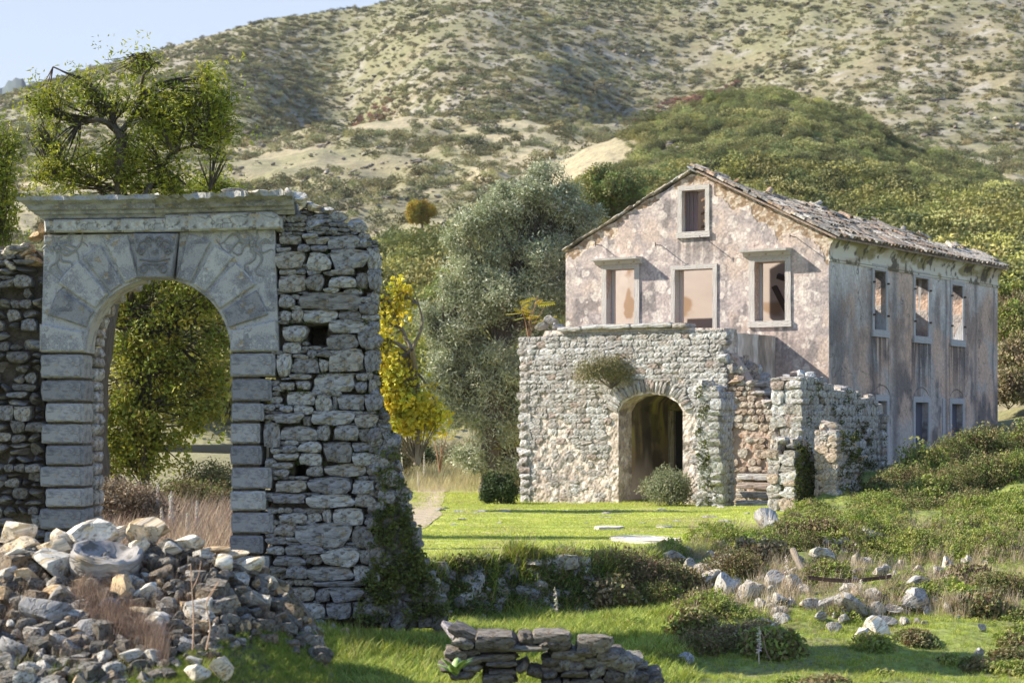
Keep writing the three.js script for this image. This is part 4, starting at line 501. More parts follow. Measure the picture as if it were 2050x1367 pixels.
  for (let i = 0; i < 26; i++) { const a = lerp(-82, 82, i / 25) * D2R, cx = (xa + xb) / 2, rx = (xb - xa) / 2 + .19, ry = yT - on(1237, 824)[1] + .2, k = part(t, 'arch_stone', blockShapes[r.i(14)], houseTones[r.i(6)]); k.scale.set(r.r(.09, .15), r.r(.3, .42), .34); k.position.set(cx + rx * Math.sin(a), on(1237, 824)[1] + ry * Math.cos(a), Z - .14 + r.n() * .03); k.rotation.z = -Math.atan2(rx * Math.sin(a) * .8, ry * Math.cos(a) + .25) + r.n() * .08; }
  // left edge stones and coping slabs
  let y = annexGround; while (y < O[1][1] - .1) { const h = r.r(.14, .3); const k = part(t, 'corner_stone', blockShapes[r.i(14)], houseTones[r.i(6)]); k.scale.set(r.r(.3, .5), h, .5); k.position.set(O[1][0] + .15, y + h / 2, Z - .22); y += h; }
  for (const [a, b, py, m] of [[1116, 1162, 659, 1], [1163, 1262, 655, 4], [1263, 1345, 652, 1], [1346, 1374, 651, 3]]) { const p = onFront(a, py, Z + .1), q = onFront(b, py, Z + .1), k = part(t, 'coping_slab', ashlarShapes[m], houseTones[m]); k.scale.set(q[0] - p[0], .13, .6); k.position.set((p[0] + q[0]) / 2, p[1], Z - .17); k.rotation.z = r.n() * .01; }
  for (const [px, py, w, h] of [[1100, 655, .5, .2], [1085, 640, .4, .3], [1105, 628, .36, .24], [1120, 645, .3, .3]]) { const k = part(t, 'broken_stone', rockShapes[r.i(14)], houseTones[1]); const p = onFront(px, py, 2); k.scale.set(w, h, .4); k.position.set(p[0], p[1] - .15, 2); }
}
// ---------------------------------------------------------------- stair, broken walls and piers beside the terrace
// a free-standing stub of rubble wall: x along its face (0 .. L), face at z = 0, thickness T behind it
function stub(name, label, category, pos, turn, L, T, top, base, o) {
  const r = rng(o.seed), t = thing(name, label, category, pos, turn), pts = [[0.02, base], [L - .02, base]]; for (let i = 12; i >= 0; i--) { const x = L * i / 12; pts.push([clamp(x, .02, L - .02), top(x) - .1]); }
  const c = part(t, 'rubble_core', extrude(pts, T - .16), o.core ?? coreMat); c.position.z = -T + .11;
  const w = (o.w ?? .24) * .85, h = (o.h ?? .14) * .85, face = (x0, x1, tp, opt) => layStones(t, courses(r, x0, base, x1, Math.max(tp(x0), tp(x1), tp((x0 + x1) / 2)) + .02, opt.w ?? w, opt.h ?? h).filter((q) => { const x = clamp((q[0] + q[2]) / 2, x0, x1); return q[2] > x0 + .04 && q[0] < x1 - .04 && (q[1] + q[3]) / 2 < tp(x) && r() > (o.miss ?? .03); }).map((q) => [Math.max(q[0], x0 - .04), q[1], Math.min(q[2], x1 + .04), q[3]]), { depth: .28, jit: o.jit ?? .035, tilt: .12, grow: 1.12, gap: 0, shapes: facingShapes, mats: o.mats, ...opt });
  face(0, L, top, { seed: o.seed + 1, z: .04, mats: o.faceMats ?? o.mats });
  const e0 = top(0), e1 = top(L);
  face(-T, 0, () => e0, { seed: o.seed + 2, z: .04, ry: -Math.PI / 2, w: o.endW ?? w * 1.3, h: o.endH ?? h * 1.2 });
  layStones(t, courses(r, 0, base, T, e1, w, h), { seed: o.seed + 3, depth: .28, jit: .04, tilt: .1, grow: 1.1, gap: 0, shapes: facingShapes, mats: o.mats, ry: Math.PI / 2, z: L + .04 });
  for (let i = 0; i < (o.tops ?? L * 7); i++) { const x = r() * L, k = part(t, 'top_stone', r() < .6 ? blockShapes[r.i(14)] : rockShapes[r.i(14)], o.mats[r.i(o.mats.length)]); k.scale.set(r.r(.18, .42), r.r(.1, .26), r.r(.2, .36)); k.position.set(x, top(x) - .06 + r() * .12, -r.r(.1, Math.max(.15, T - .1))); k.rotation.set(r.n() * .2, r() * 3, r.n() * .25); }
  if (o.moss) { const list = []; for (let i = 0; i < o.moss; i++) { const x = r() * L, y = r.r(base, top(x)); list.push({ p: V(x, y, .06 + r() * .04), r: [r() * 6, r() * 6, 0], s: r.r(.6, 1.6), c: mix3([.05, .06, .015], [.13, .15, .03], r()) }); } copies('moss', leaves(78, 26, .06, .035, .09, .2), M.dull, list, t); }
  return t;
}
const W56 = Math.PI / 2 - HA, at = (px, d, y = 0) => V((px - CX) / F * d, y, -d);
{
  // stair wall running down from the terrace
  const r = rng(91), Z = 2.9, on = (px, py) => onFront(px, py, Z), t = thing('stone_staircase', 'crumbling pinkish stair wall sloping down from the right end of the terrace', 'staircase', houseAt, houseTurn);
  const prof = [[1436, 1040], [1436, 700], [1462, 708], [1480, 735], [1500, 768], [1522, 792], [1548, 822], [1556, 1040]], O = prof.map(([a, b]) => on(a, b));
  const wm = mat({ color: rgb(.50, .38, .31), map: groundTexSoft(), bumpMap: earthB, bumpScale: .06 });
  part(t, 'wall_core', extrude(O.slice().reverse(), .35), wm).position.z = Z - .4;
  const st = courses(r, O[0][0], -.2, O[7][0], O[1][1], .26, .15).filter((q) => inside(O, (q[0] + q[2]) / 2, (q[1] + q[3]) / 2) && r() < .62 + .4 * sstep(1.4, 2.6, q[1]));
  layStones(t, st, { seed: 92, z: Z, depth: .26, jit: .03, grow: 1.02, tilt: .1, shapes: facingShapes, mats: pinkTones });
  for (let i = 0; i < 4; i++) { const [x, y] = on(lerp(1500, 1550, i / 3), lerp(770, 824, i / 3)), k = part(t, 'step', blockShapes[r.i(14)], houseTones[r.i(6)]); k.scale.set(.42, .17, 1.3); k.position.set(x, y + .03, Z - .62); }
  part(t, 'stair_body', extrude(O.slice().reverse(), 1.4).translate(-.1, -.5, 0), coreMat).position.z = Z - 1.85;
  // low steps up to the gap between stair and ruin
  for (let i = 0; i < 4; i++) { const p = spot(1516 - i * 2, 1012 - i * 2), k = part(t, 'low_step', ashlarShapes[i], houseTones[(i * 2 + 1) % 6]); const [x, y] = onFront(1520, 1008 - i * 18, Z + 1.2 - i * .4); k.scale.set(1.1, .16, .5); k.position.set(x, y, Z + 1.2 - i * .4); }
  { const a = onFront(1462, 1014, 3.7), b = onFront(1528, 1016, 3.7), k = part(t, 'threshold', ashlarShapes[2], houseTones[4]); k.scale.set(b[0] - a[0], .12, .4); k.position.set((a[0] + b[0]) / 2, a[1] - .02, 3.7); }
}
const topFn = (xs, ys) => (x) => table(xs, ys, x);
{ // pier at the foot of the stair
  const p = at(1400, 48.6), b = EYE + (HOR - 1012) / F * 48.6, tp = EYE + (HOR - 776) / F * 48.6;
  stub('stone_pier', 'square pale stone pier standing against the foot of the stair wall', 'pier', p, -HA + .1, .62, .62, topFn([0, .3, .66], [tp, tp + .03, tp - .12]), b - .3, { seed: 101, w: .3, h: .2, mats: [houseTones[1], houseTones[4], houseTones[0], houseTones[1]], tops: 8, moss: 50, core: mossMat }); }
{ // long ruin: sunlit end, shaded flank
  const p = at(1604, 45.5), b = -.4;
  stub('ruined_wall', 'tall ruined side wall with sunlit end running back to the house flank', 'wall', p, W56, 4.7, .72, topFn([0, .5, 1.0, 1.7, 2.4, 3.2, 4.7], [2.98, 3.02, 2.96, 2.82, 2.74, 2.62, 2.42]), b, { seed: 111, w: .3, h: .2, endW: .36, endH: .24, mats: houseTones, faceMats: [...houseTones.slice(0, 3), wallTones[1], rockTones[0]], tops: 34, moss: 90 }); }
{ const p = at(1590, 42.5); stub('ruined_wall', 'stepped stub of mossy wall leaning before the tall ruin', 'wall', p, W56 - .08, .75, .62, topFn([0, .2, .5, .75], [1.22, 1.45, 1.5, 1.2]), -.35, { seed: 121, w: .28, h: .17, mats: [...houseTones.slice(0, 3), pinkTones[0]], tops: 12, moss: 120, core: mossMat }); }
{ const p = at(1674, 42.4); stub('stone_pier', 'small leaning pier with orange-tinted sunlit edge, right of the tall ruin', 'pier', p, W56 - .04, 1.15, .46, topFn([0, .3, .7, 1.15], [1.75, 1.86, 1.6, 1.2]), -.1, { seed: 131, w: .22, h: .15, endW: .2, endH: .16, mats: [pinkTones[1], houseTones[3], pinkTones[1], houseTones[0], stoneMat(.60, .49, .40)], faceMats: [...houseTones.slice(0, 4), rockTones[2]], tops: 10, moss: 50 }); }

// ---------------------------------------------------------------- retaining wall under the lawn edge
{
  const r = rng(141), t = thing('retaining_wall', 'low overgrown retaining wall holding the lawn edge right of the gateway', 'wall', V(0, 0, 0));
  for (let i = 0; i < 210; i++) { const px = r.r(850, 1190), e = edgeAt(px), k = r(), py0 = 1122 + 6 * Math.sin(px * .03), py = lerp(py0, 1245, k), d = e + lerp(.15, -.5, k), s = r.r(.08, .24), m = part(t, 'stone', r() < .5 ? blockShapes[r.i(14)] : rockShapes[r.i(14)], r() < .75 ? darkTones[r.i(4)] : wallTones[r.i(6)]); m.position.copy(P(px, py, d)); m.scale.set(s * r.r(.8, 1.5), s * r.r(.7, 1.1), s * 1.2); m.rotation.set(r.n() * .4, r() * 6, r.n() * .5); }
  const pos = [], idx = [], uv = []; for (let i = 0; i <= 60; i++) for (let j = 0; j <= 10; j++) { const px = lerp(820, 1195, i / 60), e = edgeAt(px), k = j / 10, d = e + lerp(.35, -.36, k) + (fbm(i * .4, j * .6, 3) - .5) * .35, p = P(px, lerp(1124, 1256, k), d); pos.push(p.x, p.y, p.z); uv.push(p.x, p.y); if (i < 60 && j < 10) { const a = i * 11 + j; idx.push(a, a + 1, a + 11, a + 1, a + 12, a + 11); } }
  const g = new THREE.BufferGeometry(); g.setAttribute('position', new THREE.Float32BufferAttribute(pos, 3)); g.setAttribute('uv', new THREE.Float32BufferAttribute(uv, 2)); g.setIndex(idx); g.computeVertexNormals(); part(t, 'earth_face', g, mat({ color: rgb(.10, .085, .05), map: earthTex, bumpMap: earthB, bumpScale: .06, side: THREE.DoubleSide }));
  for (const [px, py, w, h, n] of [[1068, 1128, 62, 17, 3], [1020, 1136, 42, 12, 5], [1132, 1124, 50, 24, 2], [985, 1140, 30, 12, 8], [1110, 1142, 36, 16, 1], [1172, 1140, 26, 20, 9], [960, 1150, 30, 16, 4]]) { const e = edgeAt(px), m = part(t, 'top_stone', n === 2 ? blockShapes[2] : rockShapes[n], rockTones[n % 4]), p = P(px, py, e + .1), s = e / F; m.position.copy(p); m.scale.set(w * s * 1.1, h * s * 1.3, .45); m.rotation.y = r.n() * .5; }
}
// ---------------------------------------------------------------- heap of rubble and the dry-stone wall at the lower left
const heapTones = [stoneMat(.20, .18, .155), stoneMat(.28, .26, .235), stoneMat(.13, .12, .105), stoneMat(.24, .19, .14)];
const heapTop = (px) => table([-260, 0, 100, 200, 290, 340, 400, 470, 530, 580, 620, 642, 668], [1080, 1066, 1080, 1078, 1072, 1082, 1096, 1112, 1136, 1172, 1225, 1285, 1400], px);
const heapD = (px, py) => 20.9 - (py - 1050) / 317 * 3.1 + (px > 430 ? (px - 430) / 200 * 1.1 : 0);
{
  const r = rng(151), t = thing('rubble_heap', 'long heap of tumbled grey stones across the lower left foreground', 'rubble heap', V(0, 0, 0)), pos = [], idx = [], uv = [], nx = 90, ny = 26;
  for (let i = 0; i <= nx; i++) for (let j = 0; j <= ny; j++) { const px = lerp(-260, 668, i / nx), tp = heapTop(px) + 14; let p; if (j < 4) { const q = P(px, tp, heapD(px, tp)); p = q.clone(); p.z -= (4 - j) * .5; p.y -= (4 - j) ** 2 * .06; } else { const py = lerp(tp, 1420, (j - 4) / (ny - 4)); p = P(px, py, heapD(px, py) + .1 + (fbm(px * .03, py * .03, 3) - .5) * .3); } pos.push(p.x, p.y, p.z); uv.push(p.x, p.y); if (i < nx && j < ny) { const a = i * (ny + 1) + j; idx.push(a, a + 1, a + ny + 1, a + 1, a + ny + 2, a + ny + 1); } }
  const g = new THREE.BufferGeometry(); g.setAttribute('position', new THREE.Float32BufferAttribute(pos, 3)); g.setAttribute('uv', new THREE.Float32BufferAttribute(uv, 2)); g.setIndex(idx); g.computeVertexNormals(); part(t, 'earth_and_chippings', g, mat({ color: rgb(.13, .105, .08), map: earthTex, bumpMap: earthB, bumpScale: .07, side: THREE.DoubleSide }));
  const put = (px, py, w, h, shape, m, up = 0, name = 'stone') => { const d = heapD(px, py) - up, s = d / F, k = part(t, name, shape, m); k.position.copy(P(px, py, d)); k.scale.set(w * s, h * s, (w + h) / 2 * s * r.r(.9, 1.2)); k.rotation.set(r.n() * .35, r() * 6.28, r.n() * .4); return k; };
  const list = []; for (let py = 1080; py < 1385; py += 14) for (let px = -40; px < 668; px += 20) { const a = px + r.n() * 14, b = py + r.n() * 11; if (b > heapTop(a) + (a < 300 ? 30 : 8) && b < table([0, 250, 420, 550, 580, 670], [1400, 1390, 1320, 1280, 1312, 1330], a)) list.push([a, b]); }
  for (const [a, b] of list) { const left = a < 230, w = (left ? r.r(16, 44) : r.r(14, 32)) * (r() < .1 ? 1.5 : 1), h = w * r.r(.6, .95); if (left && b > 1250 && r() < .25) continue; put(a, b, w * 1.15, h * 1.15, r() < .75 ? rockShapes[r.i(14)] : blockShapes[r.i(14)], r() < .18 ? (r() < .3 ? paleTones[3] : rockTones[r.i(4)]) : heapTones[r.i(4)], .05 + r() * .1); }
  // fallen thin orange slab and brown stones half buried
  for (const [px, py, w, h, m] of [[244, 1183, 66, 66, 3], [120, 1184, 68, 32, 3], [50, 1158, 64, 46, 3], [90, 1228, 104, 84, 4], [164, 1161, 40, 24, 3], [283, 1230, 58, 40, 1], [215, 1215, 44, 40, 4], [292, 1188, 40, 40, 2], [143, 1295, 30, 36, 4], [170, 1262, 60, 50, 4], [30, 1300, 70, 60, 4]]) put(px, py, w, h, rockShapes[r.i(14)], m === 4 ? darkTones[1] : paleTones[m], .16);
  // fresh pale blocks thrown on top: things of their own
  const BL = { 1: 'flat-topped cream block under the rounded block at the far left of the heap', 2: 'cream block lowest of the three stacked at the far left of the heap', 5: 'small pale block wedged left of the largest white block', 7: 'small cream block behind the largest white block, to its right', 8: 'small white block below the tilted cream block at the crest', 10: 'small stained block behind the tilted cream block at the crest', 11: 'pale pair of slabs on the crest between tilted block and pier', 12: 'squared white block near the right end of the heap crest', 13: 'flat white block at the right end of the heap crest', 14: 'small cream stone leaning at the far right foot of the heap wall', 15: 'long flat cream slab on the crest below the right pier', 16: 'thin buff slab on the crest touching the right pier', 17: 'grey-white stone on the crest left of the thin buff slab', 18: 'grey-white stone right of the crest slabs above the bare stalks', 23: 'grey block at the left edge under the stacked cream blocks' };
  const G = 'pale limestone blocks thrown on the rubble heap', L = {
    0: 'rounded pale limestone block at the far left of the rubble heap', 6: 'largest white wedge-shaped limestone block on top of the rubble heap', 9: 'squared cream block tilted on edge at the crest of the rubble heap', 3: 'grey-white sloping block in front of the pale rubble blocks', 4: 'orange-stained cream block left of the largest white block' };
  [[30, 1068, 64, 42], [40, 1094, 72, 36], [44, 1120, 60, 40], [105, 1134, 84, 56], [112, 1106, 70, 46], [125, 1078, 44, 32], [184, 1070, 90, 54], [239, 1069, 48, 30], [274, 1098, 36, 40], [291, 1066, 66, 54], [321, 1056, 34, 32], [377, 1089, 52, 28], [446, 1127, 46, 32], [497, 1134, 58, 28], [541, 1170, 24, 32], [463, 1112, 60, 18], [432, 1100, 48, 12], [345, 1100, 40, 32], [405, 1108, 44, 24], [262, 1313, 46, 28], [308, 1312, 40, 26], [395, 1347, 50, 34], [443, 1338, 46, 46], [12, 1150, 50, 36]].forEach(([px, py, w, h], i) => {
    const d = heapD(px, py) - .2, s = d / F, k = solo('limestone_block', rockShape(700 + i * 3, 3, 8 + i % 4, .035), paleTones[[0, 1, 0, 4, 1, 0, 2, 2, 0, 1, 3, 0, 2, 0, 1, 1, 3, 4, 4, 4, 4, 0, 1, 4][i]], L[i] ?? (i > 18 && i < 23 ? 'dusty grey stone half sunk at the foot of the rubble heap' : BL[i] ?? 'pale broken limestone block lying on the rubble heap'), 'stone', i > 18 && i < 23 ? 'stones at the foot of the rubble heap' : G);
    if (L[i] || BL[i]) delete k.userData.group; k.position.copy(P(px, py, d)); const q = i < 18 ? 1.2 : 1.1; k.scale.set(w * s * q, h * s * q, (w + h) / 2 * s * q); k.rotation.set(r.n() * .2, r.n() * .7, r.n() * .25); });
  // broken basin
  const prof = [[0, .0], [.36, .0], [.44, .06], [.47, .16], [.46, .23], [.41, .25], [.35, .22], [.22, .165], [0, .14]].map(([a, b]) => new THREE.Vector2(a, b)), bg = new THREE.LatheGeometry(prof, 26); warp(bg, (v) => { const n = vn3(v.x * 5, v.y * 5, v.z * 5, 3) - .5; v.multiplyScalar(1 + n * .26); v.y += (vn3(v.x * 9, 2, v.z * 9, 5) - .5) * .05; });
  const basin = solo('stone_basin', shade(bg, .8), stoneMat(.36, .34, .33), 'broken round stone basin with a dark hollow lying among the pale blocks', 'basin'); const bp = P(207, 1132, heapD(207, 1130) - .2); basin.position.copy(bp).add(V(0, -.10, 0)); basin.rotation.set(.30, .5, -.14); basin.scale.set(.80, 1.05, .8);
}
// white stone standing in the grass, and stones under the gateway wall
{ const k = solo('standing_stone', rockShape(811, 3, 12, .07), stoneMat(.5, .5, .54), 'pale bluish upright stone standing alone in the foreground grass', 'stone'); const p = P(620, 1352, 19.2); k.position.copy(p); k.scale.set(.17, .26, .15); k.rotation.z = -.15; }
// ---------------------------------------------------------------- low dry-laid slab ruin with a lintel
{
  const r = rng(161), D = 20.5, S = D / F, t = thing('dry_stone_ruin', 'low ruin of dry-laid flat slabs bridging a gap with a thin lintel', 'ruin', at(1085, D));
  const X = (px) => (px - 1085) * S, Y = (py) => EYE + (HOR - py) * S, tones = [stoneMat(.19, .165, .145), stoneMat(.25, .22, .19), stoneMat(.15, .13, .115), stoneMat(.28, .26, .23)];
  const slab = (a, b, c, d, rz = 0, z = 0, name = 'slab', dp = .55) => { const k = part(t, name, blockShapes[r.i(14)], tones[r.i(4)]); k.scale.set((b - a) * S * 1.05, (d - c) * S * 1.12, dp * r.r(.85, 1.1)); k.position.set(X((a + b) / 2), Y((c + d) / 2), -.2 + z + r.n() * .05); k.rotation.set(r.n() * .06, r.n() * .12, rz + r.n() * .02); };
  for (const q of [[953, 1033, 1270, 1293, -.02], [1037, 1068, 1267, 1291, 0], [1065, 1140, 1266, 1288, -.05], [1078, 1096, 1283, 1293, .2], [1095, 1143, 1280, 1301, -.1], [1155, 1226, 1276, 1306, -.08], [900, 966, 1262, 1280, -.42], [1150, 1194, 1296, 1314, -.08], [1100, 1168, 1300, 1320, -.08], [1190, 1240, 1302, 1322, -.12], [1085, 1122, 1314, 1335, 0], [1132, 1170, 1322, 1342, -.2], [1165, 1226, 1316, 1340, -.12], [1225, 1276, 1310, 1345, -.25], [1118, 1145, 1318, 1340, 0], [1085, 1140, 1332, 1345, 0], [1086, 1115, 1342, 1356, 0], [1125, 1180, 1342, 1358, 0], [1180, 1212, 1335, 1352, .5], [1085, 1125, 1356, 1372, 0], [1126, 1140, 1356, 1374, 0], [1210, 1250, 1340, 1372, -.5], [1245, 1280, 1338, 1372, 0], [1140, 1210, 1358, 1376, 0], [955, 1032, 1293, 1306, 0], [960, 1032, 1308, 1322, 0], [968, 1030, 1323, 1336, 0], [975, 1030, 1337, 1350, 0], [970, 1032, 1351, 1368, 0], [905, 950, 1278, 1300, -.3], [915, 958, 1296, 1312, .06], [890, 935, 1302, 1320, -.2], [905, 962, 1314, 1330, .1], [880, 930, 1322, 1342, .2], [925, 966, 1330, 1346, -.1], [900, 950, 1344, 1362, 0], [1034, 1060, 1326, 1346, .3], [1056, 1088, 1336, 1356, -.2], [1270, 1300, 1344, 1368, -.3], [1290, 1325, 1356, 1376, .2]]) slab(...q);
  for (let i = 0; i < 70; i++) { const a = r.r(1085, 1300), b = r.r(1300 + Math.max(0, a - 1220) * .6, 1390); slab(a, a + r.r(18, 40), b, b + r.r(8, 16), r.n() * .2, -.12, 'packing_stone'); }
  slab(998, 1104, 1289, 1302, -.01, .05, 'lintel', .6);
  part(t, 'rubble_core', box(X(1090), Y(1420), -.5, X(1265), Y(1318), -.18), coreMat); part(t, 'rubble_core', box(X(965), Y(1420), -.5, X(1026), Y(1300), -.18), coreMat);
}
{ const k = solo('leaning_slab', ashlarShapes[3], stoneMat(.34, .32, .36), 'smooth bluish slab sloping down beside the low dry-laid ruin', 'stone slab'); k.position.copy(P(935, 1272, 20.9)); k.scale.set(.5, .07, .5); k.rotation.set(.25, .3, -.38); }
// ---------------------------------------------------------------- stones lying about
{
  const r = rng(171), G = 'rocks strewn over the grassy slope on the right', lay = (px, py, w, h, m, label, group, sink = .14) => { const p = spot(px, py + h * .45), d = -p.z, s = d / F, k = solo('rock', rockShapes[r.i(14)], m, label, 'rock', group); const H = h * s * 1.2; k.scale.set(w * s * 1.45, H * 1.5, (w + h) / 2 * s * 1.35); k.position.copy(p).add(V(0, H * (.5 - sink), 0)); k.rotation.set(r.n() * .15, r.n() * .8, r.n() * .15); return k; };
  const S = [[1557, 1168, 37, 30], [1589, 1168, 26, 22], [1664, 1090, 24, 20], [1747, 1080, 32, 22], [1625, 1212, 36, 18], [1665, 1214, 40, 26], [1710, 1214, 50, 32], [1755, 1225, 28, 20], [1834, 1202, 48, 30], [1793, 1224, 26, 14], [1671, 1256, 22, 14], [1728, 1270, 46, 20], [1776, 1249, 34, 18], [1527, 1210, 24, 18], [1562, 1202, 26, 20], [1778, 1140, 16, 12], [1765, 1146, 24, 18], [1838, 1144, 18, 14], [1797, 1156, 16, 12], [1837, 1172, 44, 24], [1900, 1134, 20, 26], [1885, 1147, 24, 18], [1963, 1166, 18, 22], [1932, 1210, 24, 16], [1718, 1122, 22, 20], [1738, 1124, 16, 10], [1705, 1124, 14, 12], [1802, 1130, 14, 12], [1650, 1072, 16, 12], [1528, 1246, 24, 16], [1545, 1258, 20, 14], [1450, 1131, 36, 22], [1410, 1142, 30, 16], [1423, 1163, 44, 22], [1460, 1178, 40, 36], [1500, 1187, 32, 24], [1512, 1177, 30, 18], [1383, 1138, 22, 24], [1350, 1116, 42, 18], [1480, 1080, 26, 14], [1440, 1092, 34, 14], [1500, 1090, 26, 12], [1610, 1180, 22, 14], [1700, 1180, 26, 14], [1745, 1190, 30, 16], [1565, 1240, 26, 16], [1690, 1240, 24, 14], [1640, 1236, 20, 14], [1860, 1230, 20, 12], [1590, 1145, 18, 12], [1690, 1090, 18, 14], [1780, 1095, 20, 16], [1690, 1105, 14, 10], [1820, 1185, 30, 16], [1545, 1185, 24, 16]];
  for (const q of S) { lay(...q, rockTones[r.i(4)], 'weathered pale rock lying in the rough grass on the right slope', G); }
  for (let i = 0; i < 130; i++) { const px = r.r(1360, 1980), py = r.r(1075, 1265); lay(px, py, r.r(8, 20), r.r(6, 13), rockTones[r.i(4)], 'weathered pale rock lying in the rough grass on the right slope', G); }
  lay(1755, 1258, 38, 30, paleTones[2], 'whitest rock, topmost of the cluster at the front of the right slope', null);
  lay(1647, 1110, 38, 20, rockTones[1], 'flat grey slab tilted in the brush below the small pier', null);
  lay(1542, 1046, 40, 36, rockTones[0], 'large rounded boulder at the foot of the stepped wall stub', null, .15);
  lay(1959, 1308, 18, 12, rockTones[1], 'small pale stone alone in the grass at the lower right', null);
  lay(1373, 1322, 26, 18, stoneMat(.42, .43, .48), 'bluish stone in the shaded grass right of the low slab ruin', null);
  // flat slabs showing through the lawn
  for (const [px, py, w, d, l] of [[1292, 1082, 128, 1.5, 'largest white flat slab lying flush in the lawn'], [1222, 1058, 62, .7, 'narrow white slab lying flush in the lawn nearer the terrace'], [1330, 1057, 30, .4, 'small flat white stone in the lawn right of the narrow slab']]) { const p = spot(px, py), s = -p.z / F, g = new THREE.CylinderGeometry(.5, .52, 1, 22, 1); warp(g, (v) => { const n = .75 + .5 * vn(Math.atan2(v.z, v.x) * 1.6 + 9, px * .1); v.x *= n; v.z *= n; }); const k = solo('flat_slab', shade(g, .6), stoneMat(.74, .70, .63), l, 'stone slab'); k.position.copy(p).add(V(0, .012, 0)); k.scale.set(w * s, .07, d); k.rotation.set(0, .12, 0); }
  for (let i = 0; i < 26; i++) { const px = r.r(840, 1500), py = r.r(1016, 1052); const p = spot(px, py), k = solo('rock', rockShapes[r.i(14)], rockTones[r.i(4)], 'small pale stone showing through the lawn before the terrace', 'rock', 'small stones in the lawn'); const s = r.r(.1, .3); k.scale.set(s * 1.4, s * .35, s); k.position.copy(p); k.rotation.y = r() * 3; }
  for (let i = 0; i < 60; i++) { const px = r.r(560, 900), py = r.r(1215, 1275), p = spot(px, py), k = solo('rock', rockShapes[r.i(14)], i % 3 ? wallTones[r.i(6)] : paleTones[3], 'fallen stone in the grass under the gateway wall', 'rock', 'fallen stones under the gateway wall'), s = r.r(.08, .24); k.scale.set(s * 1.2, s * .8, s); k.position.copy(p).add(V(0, s * .1, 0)); k.rotation.set(r.n(), r() * 3, r.n()); }
  // rusty strip and grey post on the slope
  const a = spot(1618, 1184).add(V(0, .2, 0)), b = spot(1786, 1184).add(V(0, .2, 0)), m = a.clone().lerp(b, .5).add(V(0, -.05, .05)), c = new THREE.CatmullRomCurve3([a, m, b]), g = new THREE.ExtrudeGeometry(new THREE.Shape([[-.028, -.012], [.028, -.012], [.028, .012], [-.028, .012]].map((q) => new THREE.Vector2(...q))), { steps: 14, extrudePath: c });
  solo('rusty_strip', g, mat({ color: rgb(.10, .055, .04), map: earthTex, roughness: .8 }), 'long rusty flat metal strip resting on the rocks of the right slope', 'metal strip');
  const p0 = spot(1588, 1140).add(V(0, .3, 0)), p1 = spot(1616, 1172).add(V(0, .05, 0)); solo('fallen_branch', limb([p0, p0.clone().lerp(p1, .5), p1], .05, .06, 6, 7), barkPale, 'pale grey broken branch lying left of the rusty strip', 'branch');
}
// ---------------------------------------------------------------- trees
function pick(r, cols) { const a = cols[r.i(cols.length)], b = cols[r.i(cols.length)]; const k = r.r(.72, 1.28); return mix3(a, b, r()).map((x) => x * k * r.r(.95, 1.05)); }
// limbs: [pixel list, r0, r1, depth spread]; puffs: [px, py, rx, ry, clusters, twigs]
function tree(name, label, D, limbs, puffs, o) {
  const r = rng(o.seed), base = o.base, t = thing(name, label, 'tree', base), loc = (p) => p.clone().sub(base);
  limbs.forEach((L, i) => { const pts = L[0].map(([px, py, dz], k) => loc(P(px, py, D + (dz ?? (k ? r.n() * (o.dz ?? .25) : 0))))); part(t, i ? 'branch' : 'trunk', limb(pts, L[1], L[2], pts.length * 4, 8, .14), o.bark ?? bark); });
  const all = limbs.flatMap((L) => L[0].map(([px, py, dz]) => loc(P(px, py, D + (dz ?? 0))))), twigs = [], list = [], s = D / F;
  for (const [px, py, rx, ry, n, tw, dd] of puffs) { const c = loc(P(px, py, D + (dd ?? 0))), R = V(rx * s, ry * s, (rx + ry) / 2 * s * (o.deep ?? 1));
    const byD = all.map((a) => ({ a, q: a.distanceTo(c) })).sort((x, y) => x.q - y.q), nd = byD[0].q; let near = byD[0].a;
    const ends = []; for (let i = 0; i < tw * (o.tw ?? 1.6); i++) { const e = c.clone().add(r.dir().multiply(R).multiplyScalar(1.02 * Math.cbrt(r()))), m = near.clone().lerp(e, .55).add(r.dir().multiplyScalar(.1 * nd)); near = byD[Math.min(byD.length - 1, r.i(5))].a; m.lerp(near, .2); m.y += nd * r.r(0, .12); twigs.push(limb([near, m, e], .015 * (o.twig ?? 1), .004, 6, 4, .1)); ends.push(m.clone().lerp(e, .6), e); }
    const subs = [...Array(o.sub ?? 7)].map(() => ({ c: c.clone().add(r.dir().multiply(R).multiplyScalar(.95 * Math.sqrt(r()))), k: r.r(o.k0 ?? .22, o.k1 ?? .5) })); for (let i = 0; i < subs.length; i++) { const q = subs[i].c, m = near.clone().lerp(q, .5).add(r.dir().multiplyScalar(.16 * nd)); twigs.push(limb([near, m, q], .024 * (o.twig ?? 1), .008, 6, 5, .1)); }
    for (let i = 0; i < n * (o.dens ?? 1); i++) { const sb = subs[r.i(subs.length)], p = tw && r() < (o.cling ?? .5) ? ends[r.i(ends.length)].clone().add(r.dir().multiplyScalar(r() * .4 * (o.loose ?? 1))) : sb.c.clone().add(r.dir().multiply(R).multiplyScalar(sb.k * Math.pow(r(), o.shell ?? .42))); list.push({ p, r: [r() * 6.28, r() * 6.28, 0], s: r.r(.7, 1.25), c: pick(r, o.cols) }); } }
  if (twigs.length) part(t, 'twigs', mergeGeometries(twigs), o.bark ?? bark);
  copies('crown', o.leaf, o.mat ?? M.leaf, list, t); return t;
}
